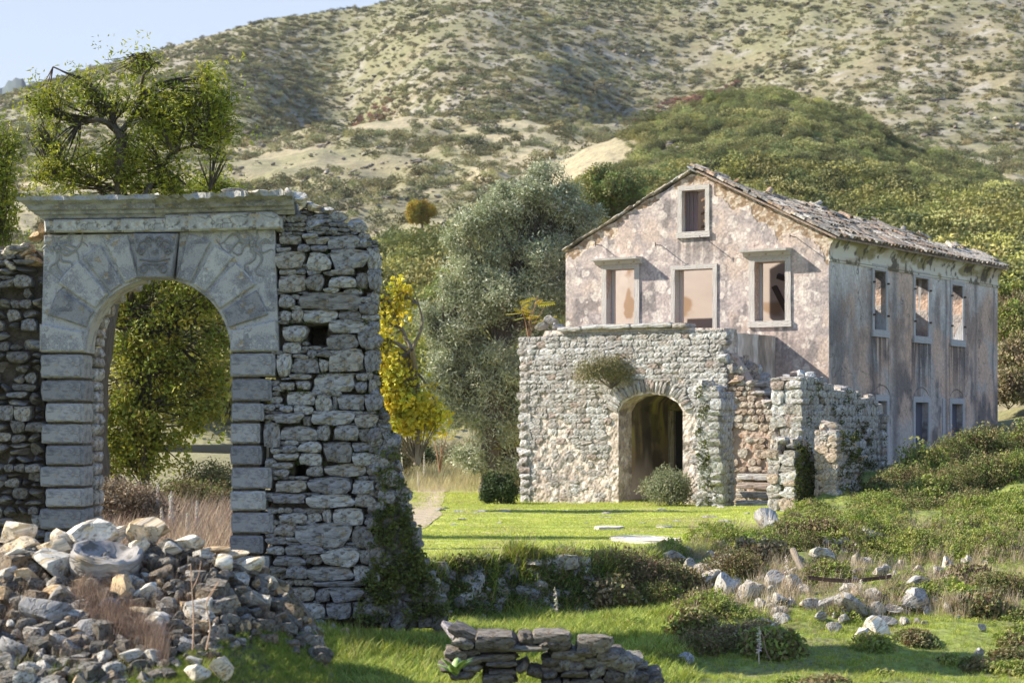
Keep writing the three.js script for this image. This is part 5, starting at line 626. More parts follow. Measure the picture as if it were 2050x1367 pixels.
const almond = leaves(5, 13, .095, .03, .18, .5), roundLeaf = leaves(6, 12, .09, .058, .2, .3), olive = leaves(7, 14, .085, .022, .17, -.2), figLeaf = leaves(8, 8, .15, .11, .2, .4), tiny = leaves(9, 16, .05, .028, .13), ivy = leaves(10, 14, .08, .07, .16, .3);
const LG = [[.46, .46, .04], [.34, .38, .035], [.22, .28, .03], [.48, .48, .05], [.14, .19, .03]], LG2 = [[.34, .38, .045], [.24, .30, .04], [.15, .2, .035], [.42, .42, .05], [.36, .30, .05]], OL = [[.50, .53, .36], [.37, .40, .24], [.72, .74, .58], [.27, .30, .17]], YE = [[.72, .62, .05], [.64, .58, .06], [.50, .53, .07], [.70, .53, .04]];
tree('almond_tree', 'crooked yellow-green tree with bare dark limbs rising behind the archway', 33, [
  [[[206, 1050], [198, 860], [204, 740], [222, 620], [232, 470], [238, 380], [241, 268]], .17, .08],
  [[[238, 272], [226, 245], [212, 205], [190, 180], [165, 158], [138, 148], [105, 133]], .065, .012], [[[240, 268], [222, 252], [200, 240], [160, 242], [120, 236], [80, 212], [48, 193]], .06, .010], [[[242, 262], [256, 245], [275, 212], [282, 180], [286, 150], [304, 128], [292, 104]], .05, .010], [[[286, 150], [272, 122], [264, 108]], .03, .01], [[[275, 212], [300, 180], [310, 168]], .035, .01],
  [[[236, 480], [268, 440], [300, 372], [325, 332], [345, 305], [380, 294], [412, 292], [440, 310]], .085, .015], [[[345, 305], [368, 270], [390, 232], [412, 180], [418, 130]], .06, .012], [[[236, 430], [190, 370], [130, 330], [100, 345], [70, 360]], .07, .012], [[[345, 305], [330, 270], [318, 230], [310, 190]], .05, .012], [[[232, 520], [280, 470], [350, 420], [420, 380]], .07, .012]], [
  [170, 170, 62, 34, 200, 8], [105, 195, 58, 30, 220, 7], [75, 215, 36, 30, 150, 5], [118, 235, 50, 34, 120, 6], [250, 130, 62, 26, 130, 5], [290, 128, 44, 26, 80, 4], [215, 200, 50, 30, 100, 6], [175, 222, 50, 34, 100, 6], [240, 200, 40, 36, 70, 4], [90, 262, 30, 20, 50, 4],
  [302, 202, 40, 36, 220, 8], [350, 228, 52, 46, 420, 10], [415, 158, 30, 44, 240, 9], [438, 200, 38, 50, 300, 9], [452, 262, 30, 46, 200, 8], [400, 245, 60, 46, 420, 9], [330, 262, 58, 40, 400, 8], [300, 240, 40, 34, 220, 5], [372, 200, 36, 30, 180, 5],
  [270, 310, 70, 56, 560, 12], [190, 338, 80, 46, 520, 12], [115, 312, 50, 38, 260, 9], [95, 345, 45, 34, 180, 7], [240, 370, 110, 36, 520, 12], [330, 350, 50, 46, 380, 8], [140, 360, 60, 34, 240, 7], [430, 310, 40, 26, 80, 6], [350, 385, 50, 30, 240, 6], [70, 270, 30, 20, 40, 4]], { seed: 201, base: P(206, 1110, 33), leaf: almond, cols: LG, cling: .45, twig: .8, dens: .22, k0: .16, k1: .46, tw: 1.5, loose: 1.3, sub: 12, shell: .55, twig: .7 });
tree('leafy_tree', 'leafy green tree filling the archway opening with a thin bent stem', 36, [
  [[[292, 1000], [285, 900], [276, 850], [280, 810], [300, 740]], .08, .05], [[[300, 740], [340, 680], [380, 640]], .05, .015], [[[300, 740], [270, 680], [260, 620]], .05, .015]], [
  [300, 600, 120, 60, 800, 14], [380, 640, 80, 80, 700, 10], [260, 690, 90, 70, 700, 8], [340, 740, 110, 70, 1000, 12], [420, 720, 40, 90, 420, 8], [250, 800, 80, 80, 800, 10], [340, 850, 110, 60, 900, 10], [240, 890, 70, 50, 600, 8], [310, 905, 90, 36, 600, 8], [420, 800, 40, 50, 160, 5], [440, 560, 60, 50, 160, 4], [215, 620, 60, 90, 420, 8], [205, 780, 50, 90, 400, 8], [205, 900, 50, 50, 420, 6], [270, 930, 60, 24, 340, 5], [460, 680, 40, 60, 160, 5], [380, 520, 110, 40, 400, 6], [250, 530, 90, 40, 400, 6]], { seed: 211, base: P(292, 1080, 36), leaf: roundLeaf, cols: LG2, cling: .4, deep: .9, dens: .17, sub: 8, shell: .5, k0: .14, k1: .42, cling: .35 });
tree('edge_tree', 'tree with drooping leaves cut off by the left edge of the picture', 31, [[[[-80, 1050], [-90, 700], [-60, 450], [-30, 300]], .2, .06]], [[-20, 300, 50, 60, 300, 8], [5, 280, 34, 40, 120, 8], [10, 330, 36, 40, 170, 8], [-10, 400, 50, 50, 260, 8], [10, 420, 34, 36, 130, 7], [-5, 470, 34, 34, 150, 6], [-60, 380, 60, 120, 400, 6]], { seed: 221, base: P(-80, 1110, 31), leaf: almond, cols: LG.slice(1), cling: .6, dens: .35 });
tree('sapling', 'small green sprig showing above the broken cornice', 40, [[[[440, 700], [430, 500], [428, 400], [432, 360]], .05, .012]], [[432, 372, 44, 24, 150, 8], [405, 380, 22, 18, 40, 4], [465, 382, 22, 20, 40, 4]], { seed: 231, base: P(440, 1050, 40), leaf: almond, cols: LG.slice(1) });
tree('olive_tree', 'large silvery grey-green olive tree left of the house', 60, [[[[985, 985], [985, 900], [990, 800], [1000, 700], [1030, 560]], .4, .16], [[[990, 800], [930, 720], [890, 660]], .2, .04], [[[1000, 700], [1080, 600], [1110, 480]], .2, .04]], [
  [1100, 378, 66, 46, 1500, 10], [1040, 420, 90, 52, 2400, 10], [1130, 440, 70, 56, 1900, 8], [980, 470, 80, 60, 2200, 8], [1080, 520, 100, 80, 3600, 8], [940, 560, 70, 70, 2200, 8], [1010, 620, 110, 90, 4200, 8], [1110, 620, 60, 90, 2200, 6], [900, 680, 60, 70, 1900, 8], [960, 740, 90, 80, 3200, 8], [1050, 760, 70, 90, 2400, 6], [880, 750, 42, 60, 1000, 5], [940, 830, 60, 40, 1300, 5], [1010, 850, 60, 50, 1300, 5], [1175, 440, 34, 34, 420, 5], [850, 640, 26, 40, 260, 4], [1090, 340, 40, 22, 300, 5], [960, 920, 60, 36, 700, 4], [1020, 930, 40, 40, 500, 4]], { seed: 241, base: P(985, 1000, 60), leaf: leaves(7, 14, .12, .035, .2, -.2), mat: leafMat(.3, .42), cols: OL, cling: .12, shell: .4, deep: .9, twig: 1.5, sub: 16, k0: .14, k1: .4, dens: .46 });
tree('autumn_tree', 'bright yellow autumn tree with grey forked branches behind the gateway wall', 46, [[[[835, 930], [838, 820], [832, 740], [824, 700]], .08, .06], [[[824, 700], [805, 660], [792, 620], [796, 580], [790, 545]], .06, .01], [[[824, 700], [845, 650], [838, 610], [828, 580]], .05, .01], [[[824, 705], [780, 680], [750, 672], [720, 660]], .06, .015], [[[805, 660], [772, 640], [758, 600]], .03, .01]], [
  [775, 630, 34, 40, 60, 10], [800, 590, 26, 30, 34, 8], [762, 690, 26, 30, 60, 6], [785, 735, 46, 40, 150, 9], [780, 785, 46, 40, 260, 9], [815, 815, 46, 34, 240, 8], [855, 835, 38, 28, 150, 7], [780, 850, 44, 26, 190, 6], [740, 760, 34, 50, 120, 5], [755, 580, 12, 14, 14, 2]], { seed: 251, base: P(835, 965, 46), leaf: figLeaf, cols: YE, bark: barkPale, cling: .5, dens: .6 });

// ---------------------------------------------------------------- shrubs and weeds
function shrub(name, label, category, c, R, n, o) {
  const r = rng(o.seed), t = thing(name, label, category, V(c.x, c.y - R.y, c.z)), list = [], stems = [];
  const subs = [...Array(o.sub ?? 9)].map(() => { const d = r.dir(); d.y = Math.abs(d.y) * 1.1 - .25; return { p: V(0, R.y * .55, 0).add(d.multiply(R).multiplyScalar(.75)), k: r.r(.25, .5) }; });
  for (let i = 0; i < n; i++) { if (i % 2) { const sb = subs[r.i(subs.length)]; list.push({ p: sb.p.clone().add(r.dir().multiply(R).multiplyScalar(sb.k * Math.cbrt(r()))), r: [r() * 6.28, r() * 6.28, 0], s: r.r(.7, 1.3) * (o.s ?? 1), c: pick(r, o.cols) }); continue; } const d = r.dir(); if (d.y < -.2) d.y *= -.6; const lump = .72 + .5 * vn3(d.x * 2.2 + o.seed, d.y * 2.2, d.z * 2.2, 5); const p = V(0, R.y * .55, 0).add(d.multiply(R).multiplyScalar(Math.pow(r(), .45) * lump * .85)); list.push({ p, r: [r() * 6.28, r() * 6.28, 0], s: r.r(.7, 1.3) * (o.s ?? 1), c: pick(r, o.cols) }); }
  for (let i = 0; i < (o.stems ?? 10); i++) { const d = r.dir(); d.y = Math.abs(d.y) + .3; d.normalize(); const e = d.multiply(R).multiplyScalar(r.r(.9, 1.25)); stems.push(limb([V(0, 0, 0), e.clone().multiplyScalar(.5).add(V(0, .1 * R.y, 0)), e.add(V(0, R.y * .3, 0))], .014, .004, 6, 4, 0)); }
  part(t, 'stems', mergeGeometries(stems), o.bark ?? barkPale); copies('foliage', o.leaf ?? tiny, o.mat ?? M.dull, list, t); return t;
}
const BR = [[.20, .22, .06], [.25, .21, .09], [.15, .19, .05], [.30, .25, .12], [.20, .12, .065]], IV = [[.05, .08, .02], [.07, .11, .025], [.03, .05, .015]], SAGE = [[.30, .32, .19], [.22, .26, .13], [.40, .40, .26]], NET = [[.26, .33, .055], [.18, .26, .04], [.36, .40, .08], [.34, .30, .12]], DRY = [[.34, .26, .17], [.26, .19, .12], [.40, .33, .22]];
{ const p = onFront(1340, 985, 3.9), d = V(p[0], 0, 3.9).applyAxisAngle(UPV, houseTurn).add(houseAt); shrub('door_shrub', 'pale leafy shrub growing in front of the vaulted arch', 'shrub', V(d.x, .42, d.z), V(.72, .62, .5), 900, { seed: 301, cols: SAGE, leaf: leaves(12, 14, .07, .03, .14), stems: 18 }); }
{ const p = onFront(1225, 712, 3.1), d = V(p[0], p[1], 3.15).applyAxisAngle(UPV, houseTurn).add(houseAt); shrub('caper_bush', 'trailing bush hanging on the terrace wall above the arch', 'shrub', V(d.x, d.y - .25, d.z), V(1.05, .62, .28), 620, { sub: 16, seed: 302, cols: [[.28, .26, .12], [.22, .22, .10], [.34, .30, .15]], leaf: tiny, stems: 14 }); }
shrub('ivy_bush', 'dark green bush at the left corner of the terrace', 'shrub', P(1005, 968, 53).add(V(0, .0, 0)), V(.55, .6, .5), 800, { seed: 303, cols: IV, leaf: leaves(10, 14, .06, .05, .12, .3) });
shrub('brown_bramble', 'brown bramble clump spilling over the lawn edge', 'shrub', spot(1262, 1180).add(V(0, .28, 0)), V(.85, .5, .6), 1500, { seed: 304, cols: [[.20, .15, .09], [.16, .17, .06], [.24, .14, .09], [.14, .17, .05]], leaf: tiny, stems: 60 });
[[1725, 985, 42, .6, .45], [1770, 962, 43.5, .7, .6], [1815, 930, 44.5, .8, .75], [1860, 898, 45.5, .9, .9], [1910, 872, 46.5, 1, 1], [1960, 852, 47.5, 1, 1.1], [2015, 842, 48.5, 1.1, 1.2], [2075, 840, 48, 1.1, 1.2], [1800, 985, 41.5, .8, .5], [1860, 958, 42.5, .9, .6], [1920, 935, 43, 1, .7], [1985, 915, 43.5, 1, .8], [2050, 905, 43.5, 1, .8], [1760, 1012, 40, .8, .4], [1840, 1000, 39.5, .8, .35], [2040, 985, 40, .9, .5], [1960, 985, 40, .8, .4]].forEach(([px, py, d, w, h], i, all) => shrub('bramble', 'green and brown bramble bush before the house flank, ' + rankX(all, i) + ' of the thicket from the left', 'shrub', P(px, py, d).add(V(0, -h * .45, 0)), V(w, h, w * .9), 1300, { seed: 320 + i, cols: i % 3 ? [...BR, NET[1]] : [...BR.slice(0, 3), ...NET], leaf: i % 2 ? roundLeaf : leaves(14, 14, .06, .04, .15), s: .8, stems: 22 }).userData.group = 'bramble bushes before the house flank');
[[1215, 1205, .45, .26], [1310, 1205, .42, .28], [1352, 1185, .45, .28], [1400, 1225, .32, .2], [1385, 1268, .26, .2], [1470, 1150, .5, .3], [1520, 1130, .5, .35], [1575, 1105, .6, .4], [1620, 1085, .6, .35], [1490, 1290, .4, .25], [1545, 1310, .35, .22], [1415, 1305, .35, .22], [1935, 1172, .4, .2], [2015, 1188, .5, .26], [1965, 1232, .34, .16]].forEach(([px, py, w, h], i, all) => { const c = spot(px, py); shrub('low_brush', 'low tangle of dry and green brush on the stony bank, ' + rankX(all, i) + ' from the left', 'brush', c.add(V(0, h * .55, 0)), V(w, h, w * .8), 420, { seed: 480 + i, cols: i % 3 === 0 ? [...DRY, ...BR] : i % 3 === 1 ? [...BR, ...NET.slice(0, 2)] : [[.22, .15, .10], ...BR], leaf: i % 2 ? tiny : roundLeaf, s: .8, stems: 34 }).userData.group = 'low brush on the stony bank'; });
[[2030, 640, 72, 1.5, 1.3], [2065, 700, 68, 1.3, 1.2], [2020, 760, 66, 1.1, 1.0], [2080, 610, 76, 1.8, 1.4]].forEach(([px, py, d, w, h], i, all) => shrub('hillside_shrub', 'yellowish bush on the bank past the far end of the house, ' + rankX(all, i) + ' from the left', 'shrub', P(px, py, d), V(w, h, w), 1000, { seed: 340 + i, cols: i ? [...BR, ...DRY] : [...NET, ...BR], leaf: leaves(15, 14, .12, .07, .22), stems: 8 }).userData.group = 'bushes on the bank past the house');
[[940, 905, 70, 1.6, .9], [880, 915, 74, 1.5, .9], [985, 895, 68, 1.4, 1.1], [1030, 880, 66, 1.2, 1.2], [830, 915, 70, 1.0, .8], [905, 870, 82, 2.2, 1.1], [800, 900, 66, .8, .7], [1010, 925, 62, .8, .7]].forEach(([px, py, d, w, h], i, all) => shrub('dry_shrub', (i === 4 ? 'dark' : 'pale dry') + ' shrub at the back of the lawn, ' + rankX(all, i) + ' from the left', 'shrub', P(px, py, d), V(w, h, w), 900, { seed: 360 + i, cols: i === 4 ? IV : [...SAGE, ...DRY, ...BR.slice(0, 2)], leaf: leaves(16, 14, .11, .04, .22), stems: 20 }).userData.group = 'dry shrubs at the back of the lawn');
[[230, 950, 30, .8, .5], [390, 945, 34, .9, .6], [430, 920, 36, .9, .7]].forEach(([px, py, d, w, h], i) => shrub('gateway_shrub', ['brown dry shrub just inside the archway, at its left jamb', 'dark green shrub among dry grass seen low in the archway', 'grey-green shrub seen at the right jamb of the archway'][i], 'shrub', P(px, py + 40, d), V(w, h, w * .8), 800, { seed: 380 + i, cols: i ? BR : DRY, leaf: leaves(17, 14, .07, .03, .16), stems: 26 }));
// feather-leaved saplings
function ailanthus(label, foot, fronds, seed, s = 1) { const r = rng(seed), t = thing('feather_leaf_sapling', label, 'sapling', foot), cols = [[.55, .50, .03], [.46, .46, .04], [.62, .46, .03]];
  const frond = (() => { const pos = []; for (let i = 0; i < 9; i++) for (const sd of [-1, 1]) { const x = .08 + i * .065, L = .17 - Math.abs(i - 3) * .012; const a = [x, 0, 0], b = [x + .05, -.03, sd * L], m1 = [x + .045, .0, sd * L * .45], m2 = [x - .01, 0, sd * L * .45]; pos.push(...a, ...m1, ...m2, ...m2, ...m1, ...b); } const g = new THREE.BufferGeometry(); g.setAttribute('position', new THREE.Float32BufferAttribute(pos, 3)); g.computeVertexNormals(); return g; })();
  for (const [dx, h, n] of fronds) { const top = V(dx, h, r.n() * .2); part(t, 'stem', limb([V(0, 0, 0), V(dx * .4, h * .5, 0), top], .022 * s, .008, 8, 5, 0), mat({ color: rgb(.30, .16, .09) })); copies('fronds', frond, M.leaf, [...Array(n)].map((_, i) => ({ p: V(0, 0, 0).lerp(top, r.r(.55, 1)), r: [r.n() * .5, i * 2.4 + r(), r.r(-.3, .5)], s: s * r.r(.7, 1.1), c: pick(r, cols) })), t); } return t; }
{ const w = (px, py, z) => { const p = onFront(px, py, z); return V(p[0], p[1], z).applyAxisAngle(UPV, houseTurn).add(houseAt); };
  ailanthus('yellow feather-leaved sapling growing on the left end of the terrace top', w(1058, 678, 2.3), [[-.2, .9, 5], [.05, .75, 4], [.25, 1.2, 3], [.45, .9, 2]], 401, .8); }
ailanthus('yellow feather-leaved sapling beside the left corner of the terrace', spot(1012, 985), [[-.5, 1.9, 5], [.2, 2.5, 8], [-.1, 2.2, 5], [.35, 1.7, 5]], 402, 1);
ailanthus('yellow-green feather-leaved sapling under the autumn tree', P(880, 945, 62), [[-.3, 1.6, 5], [.4, 1.8, 6], [.1, 1.3, 4]], 403, 1);
// bleached flower spikes and dry stalks
function spike(name, label, group, foot, h, seed, seg) { const r = rng(seed), t = thing(name, label, 'dry stalk', foot), lean = r.n() * (seg ? .15 : .4), pts = [V(0, 0, 0), V(lean * h * .4 + r.n() * .03, h * .35, r.n() * .03), V(lean * h * .5 + r.n() * .04, h * .7, 0), V(lean * h, h, 0)], sm = mat({ color: seg ? rgb(.55, .48, .38) : rgb(.34, .23, .17) }); part(t, 'stalk', limb(pts, .009, .004, 10, 5, 0), sm); if (!seg) part(t, 'side_stalk', limb([pts[2], pts[2].clone().add(V(.06, h * .15, .02)), pts[2].clone().add(V(.08 + r() * .05, h * .34, .03))], .006, .003, 6, 5, 0), sm); const list = []; for (let i = 0; i < seg; i++) { const k = .35 + .65 * i / seg; list.push({ p: V(lean * h * k, h * k, 0), r: [r.n() * .4, i * 2.4, .7], s: 1.1 - .5 * k, c: [.66, .62, .56].map((x) => x * r.r(.85, 1.1)) }); } if (seg) copies('seed_pods', leaves(21, 3, .06, .025, .01), M.straw, list, t); info(t, null, null, group); }
[[310, 1075, 30, .85], [335, 1090, 29, .8], [352, 1085, 29.5, .72], [392, 1085, 29, .62], [325, 1100, 28, .6], [375, 1095, 28.5, .5]].forEach(([px, py, d, h], i) => spike('flower_spike', 'bleached white flower spike in the dry grass seen through the archway', 'bleached flower spikes behind the archway', P(px, py, d), h, 420 + i, 46));
[[806, 975, 58, 1.05], [848, 970, 60, 1.1], [838, 985, 57, .6], [812, 880, 60, .8]].forEach(([px, py, d, h], i) => spike('flower_spike', 'bleached flower spike at the back of the lawn beside the path', 'bleached flower spikes beside the path', P(px, py, d), h, 440 + i, 40));
[[385, 1300, 18.2, .8, 0], [412, 1300, 18, .62, 0]].forEach(([px, py, d, h], i) => spike('bare_stalk', ['taller forked bare stalk in front of the rubble heap', 'shorter bare stalk right of the taller one before the rubble heap'][i], null, P(px, py, d), h, 450 + i, 0));
[[1116, 1245, 25, .5], [1132, 1130, 28.9, .22], [1575, 1180, 29, .5], [1835, 1160, 29.5, .32], [1520, 1330, 22, .45], [1545, 1325, 22.2, .4], [1720, 1195, 29, .25]].forEach(([px, py, d, h], i) => { const p = spot(px, py); spike('bare_stalk', 'thin dry stalk standing in the grass of the slope', 'dry stalks on the slope', p, h, 460 + i, i % 2 ? 0 : 12); });
// broad-leaved weed in front
{ const p = P(912, 1335, 19), t = thing('broad_leaf_weed', 'fresh broad-leaved weed in the foreground grass left of the slab ruin', 'weed', V(p.x, p.y - .1, p.z)), r = rng(470); for (let i = 0; i < 7; i++) { const g = new THREE.SphereGeometry(1, 10, 6); warp(g, (v) => { v.y *= .06; v.y -= v.x * v.x * .12; }); const k = part(t, 'leaf', g, new THREE.MeshPhysicalMaterial({ color: rgb(.16, .27, .05), roughness: .7, transmission: .2, thickness: 0 })); k.scale.set(.12, .12, .05); const a = i * 2.4; k.position.set(Math.cos(a) * .08, .08 + r() * .06, Math.sin(a) * .08); k.rotation.set(0, -a, .45 + r() * .3); } }

// ---------------------------------------------------------------- grass
{
  const r = rng(501), lawnTuft = tuft(31, 9, .012, .04, .01, .14, 1.3), longTuft = tuft(32, 12, .04, .17, .009, .11, .95), dryTuft = tuft(33, 10, .25, .75, .012, .16, .5), weedTuft = leaves(34, 14, .05, .035, .10, -.3, .5);
  const G1 = [[.38, .46, .055], [.46, .50, .08], [.30, .40, .05], [.50, .48, .13]], G2 = [[.22, .32, .035], [.33, .40, .05], [.15, .24, .03], [.42, .42, .09]], lawn = [], long = [], dry = [], weed = [], slope = [];
  const pxOf = (x, d) => CX + x / d * F;
  for (let i = 0; i < 60000; i++) { const d = 27 + 33 * Math.pow(r(), 1.25), x = r.r(-4, 7.5), px = pxOf(x, d), e = edgeAt(px); if (px < 760 || px > 1640 || d < e - .1) continue; const patch = fbm(x * .8, d * .8, 3, 0, 5), pathD = Math.abs(px - (850 + (d - 45) * 1.6)); if (d > 40 && d < 70 && pathD < 22 && r() < .85) continue; lawn.push({ p: onLand(x, d), r: [0, r() * 6.28, 0], s: r.r(.6, 1.3) * (.7 + patch * .7) * (d > 52 ? 1.6 : 1), c: pick(r, G1) }); }
  for (let i = 0; i < 60000; i++) { const d = 17.5 + 12.5 * Math.pow(r(), 1.1), x = r.r(-4.5, 9), px = pxOf(x, d), e = edgeAt(px); if (px < 380 || d > e + .25 || px > 2120) continue; const inHeap = px < 650 && d > heapD(px, 1400) - .2 && d < 22.6 && px < 600; if (inHeap) continue; const k = fbm(x * .9 + 7, d * .9, 3, 0, 9); const short = px > 1500 && d < 26; if (r() > .35 + k * .9) continue; long.push({ p: onLand(x, d), r: [0, r() * 6.28, 0], s: (d > 18.2 && d < 21 && px > 900 && px < 1300 ? .32 : 1) * (px > 1380 ? r.r(.18, .5) : r.r(.5, 1.25)) * (.6 + k * .8) * (e - d < .6 && px < 1250 && px > 800 ? 1.25 : 1), c: pick(r, r() < .4 ? G1 : G2) }); }
  for (let i = 0; i < 26000; i++) { const d = 25 + 25 * r(), x = lerp(-1, 14, r()), px = pxOf(x, d), e = edgeAt(px); if (px < 1230 || px > 2150 || d > e + .4 && px < 1640) continue; const k = fbm(x * .7 + 3, d * .7, 3, 0, 19); (r() < k * 1.1 - .1 ? weed : slope).push({ p: onLand(x, d, .03), r: [r.n() * .5, r() * 6.28, 0], s: r.r(.22, .55) * (.5 + k), c: r() < .2 ? pick(r, DRY) : pick(r, k > .52 ? NET : r() < .5 ? G1 : G2) }); }
  for (let i = 0; i < 330; i++) { if (i % 5 > 2) continue; const px = r.r(i > 230 ? 900 : 1240, 2120), py = i > 230 ? r.r(1240, 1390) : r.r(1020, i % 4 ? 1180 : 1300), c = spot(px, py); if (-c.z > edgeAt(px) + .3 && px < 1600 || px < 1760 && py > 1075 && i % 5) continue; if (py > 1120 && py < 1240 && i % 2) continue; const R = r.r(.18, .6) * (py < 1120 ? 1.2 : py > 1240 ? .45 : .8), H = R * r.r(.35, .7), green = px > 1700 && py < 1130 || r() < .5, cols = green ? NET : r() < .5 ? BR : [...G2, ...NET], n = Math.floor(40 + R * 160); for (let j = 0; j < n; j++) { const a = r() * 6.28, q = R * Math.sqrt(r()), x = c.x + Math.cos(a) * q, d = -c.z + Math.sin(a) * q, top = H * Math.sqrt(Math.max(0, 1 - (q / R) ** 2)); weed.push({ p: onLand(x, d, top * Math.pow(r(), .4)), r: [r.n() * .7, r() * 6.28, 0], s: r.r(.6, 1.2), c: pick(r, cols) }); } }
  for (let i = 0; i < 6500; i++) { const d = r.r(24.8, 34), x = r.r(-7.2, -2.6), px = pxOf(x, d); if (px < 130 || px > 520) continue; dry.push({ p: onLand(x, d), r: [0, r() * 6.28, 0], s: r.r(.5, 1.1), c: pick(r, [[.46, .35, .25], [.38, .28, .2], [.52, .43, .32], [.30, .2, .15]]) }); }
  for (let i = 0; i < 9000; i++) { const d = r.r(60, 84), x = r.r(-6, 5), px = pxOf(x, d); if (px < 740 || px > 1080) continue; dry.push({ p: onLand(x, d), r: [0, r() * 6.28, 0], s: r.r(.6, 1.2) * sstep(58, 70, d) + .15, c: pick(r, [[.50, .44, .24], [.42, .38, .18], [.56, .50, .30]]) }); }
  for (let i = 0; i < 5200; i++) { const px = r() < .35 ? r.r(540, 676) : r.r(180, 580), lim = table([0, 250, 420, 550, 580, 670], [1400, 1378, 1305, 1268, 1285, 1275], px), py = r.r(lim - 14, 1390); if (py < lim - 14) continue; long.push({ p: P(px, py, heapD(px, py) - .08), r: [r.n() * .3, r() * 6.28, 0], s: r.r(.15, .42) * (.6 + .8 * fbm(px * .03, py * .03, 2)), c: pick(r, G2) }); }
  for (let i = 0; i < 5200; i++) { const px = r.r(150, 330), py = 1190 + (px - 150) * .62 + r.n() * 34; dry.push({ p: P(px, py, heapD(px, py) - .16 + r.n() * .05), r: [r.n() * .9, r() * 6.28, 0], s: r.r(.12, .34), c: pick(r, [[.26, .18, .13], [.44, .33, .25], [.14, .09, .07]]) }); if (i > 620) break; }
  for (let i = 0; i < 1500; i++) { const px = r() < .5 ? r.r(-40, 420) : r.r(560, 1000), py = r() < .6 ? r.r(1180, 1367) : r.r(1120, 1260), onHeap = px < 560; if (onHeap && py < heapTop(px) + 30) continue; const d = onHeap ? heapD(px, py) - .05 : 0, p = onHeap ? P(px, py, d) : spot(px, py); dry.push({ p, r: [r.n() * .4, r() * 6.28, 0], s: onHeap ? r.r(.1, .28) : r.r(.15, .4), c: pick(r, px < 420 && py < 1330 ? [[.22, .16, .11], [.34, .25, .17], [.14, .1, .07]] : [[.28, .30, .07], [.44, .40, .18], [.2, .26, .05]]) }); }
  for (let i = 0; i < 3200; i++) { const px = r.r(1380, 2080), py = r.r(1060, 1240), p = spot(px, py); if (fbm(p.x, p.z, 3, 0, 77) < .47) continue; dry.push({ p, r: [r.n() * .5, r() * 6.28, 0], s: r.r(.2, .5), c: pick(r, [[.46, .36, .25], [.36, .27, .18], [.52, .45, .33]]) }); }
  copiesTop('lawn_grass', lawnTuft, leafMat(.7, .9), lawn, 'short sunlit grass of the lawn before the terrace', 'grass');
  copiesTop('meadow_grass', longTuft, M.grass, long, 'longer green grass on the lower ground in front', 'grass');
  copiesTop('slope_grass', longTuft, M.grass, slope, 'uneven green grass between the rocks of the right slope', 'grass');
  copiesTop('ground_weeds', weedTuft, M.leaf, weed, 'low leafy weeds covering the right slope', 'ground cover');
  copiesTop('dry_grass', dryTuft, M.straw, dry, 'tall bleached dry grass behind the archway and about the ruins', 'dry grass');
  const fringe = []; for (let i = 0; i < 5200; i++) { const px = r.r(830, 1500), e = edgeAt(px), d = e + r.n() * .5 + .12, x = (px - CX) / F * d, k = fbm(px * .03, 4, 3, 0, 43); if (r() > k * 1.5) continue; fringe.push({ p: onLand(x, d), r: [r.n() * .4, r() * 6.28, 0], s: r.r(.5, 1.5) * k * 2, c: pick(r, r() < .3 ? DRY : [...G2, ...G1]) }); }
  copiesTop('edge_grass', longTuft, M.grass, fringe, 'ragged taller grass along the broken edge of the lawn', 'grass');
  const tufts = []; for (let i = 0; i < 3600; i++) { const d = 28 + 30 * r(), x = r.r(-4, 7), px = pxOf(x, d); if (px < 780 || px > 1600 || d < edgeAt(px)) continue; if (fbm(x * .9 + 11, d * .6, 4, 0, 47) < .55) continue; tufts.push({ p: onLand(x, d), r: [0, r() * 6.28, 0], s: r.r(.25, .6), c: pick(r, G1) }); }
  copiesTop('lawn_tufts', longTuft, M.grass, tufts, 'scattered taller tufts standing in the lawn', 'grass');
  // hanging growth over the retaining wall
  const hang = []; for (let i = 0; i < 5200; i++) { const px = r.r(840, 1200), e = edgeAt(px), k = Math.pow(r(), 1.4), cover = .15 + 1.1 * sstep(.38, .6, fbm(px * .018, k * 1.6, 3, 0, 41)); if (r() > cover) continue; hang.push({ p: P(px, lerp(1126, 1245, k), e + lerp(.1, -.55, k)), r: [r() * 6, r() * 6, 0], s: r.r(.6, 1.3), c: pick(r, [[.10, .15, .03], [.07, .11, .025], [.16, .19, .05], [.13, .10, .05]]) }); }
  copiesTop('creepers', leaves(36, 16, .05, .03, .12, .4), M.dull, hang, 'mixed creepers hanging over the low retaining wall', 'ground cover');
}
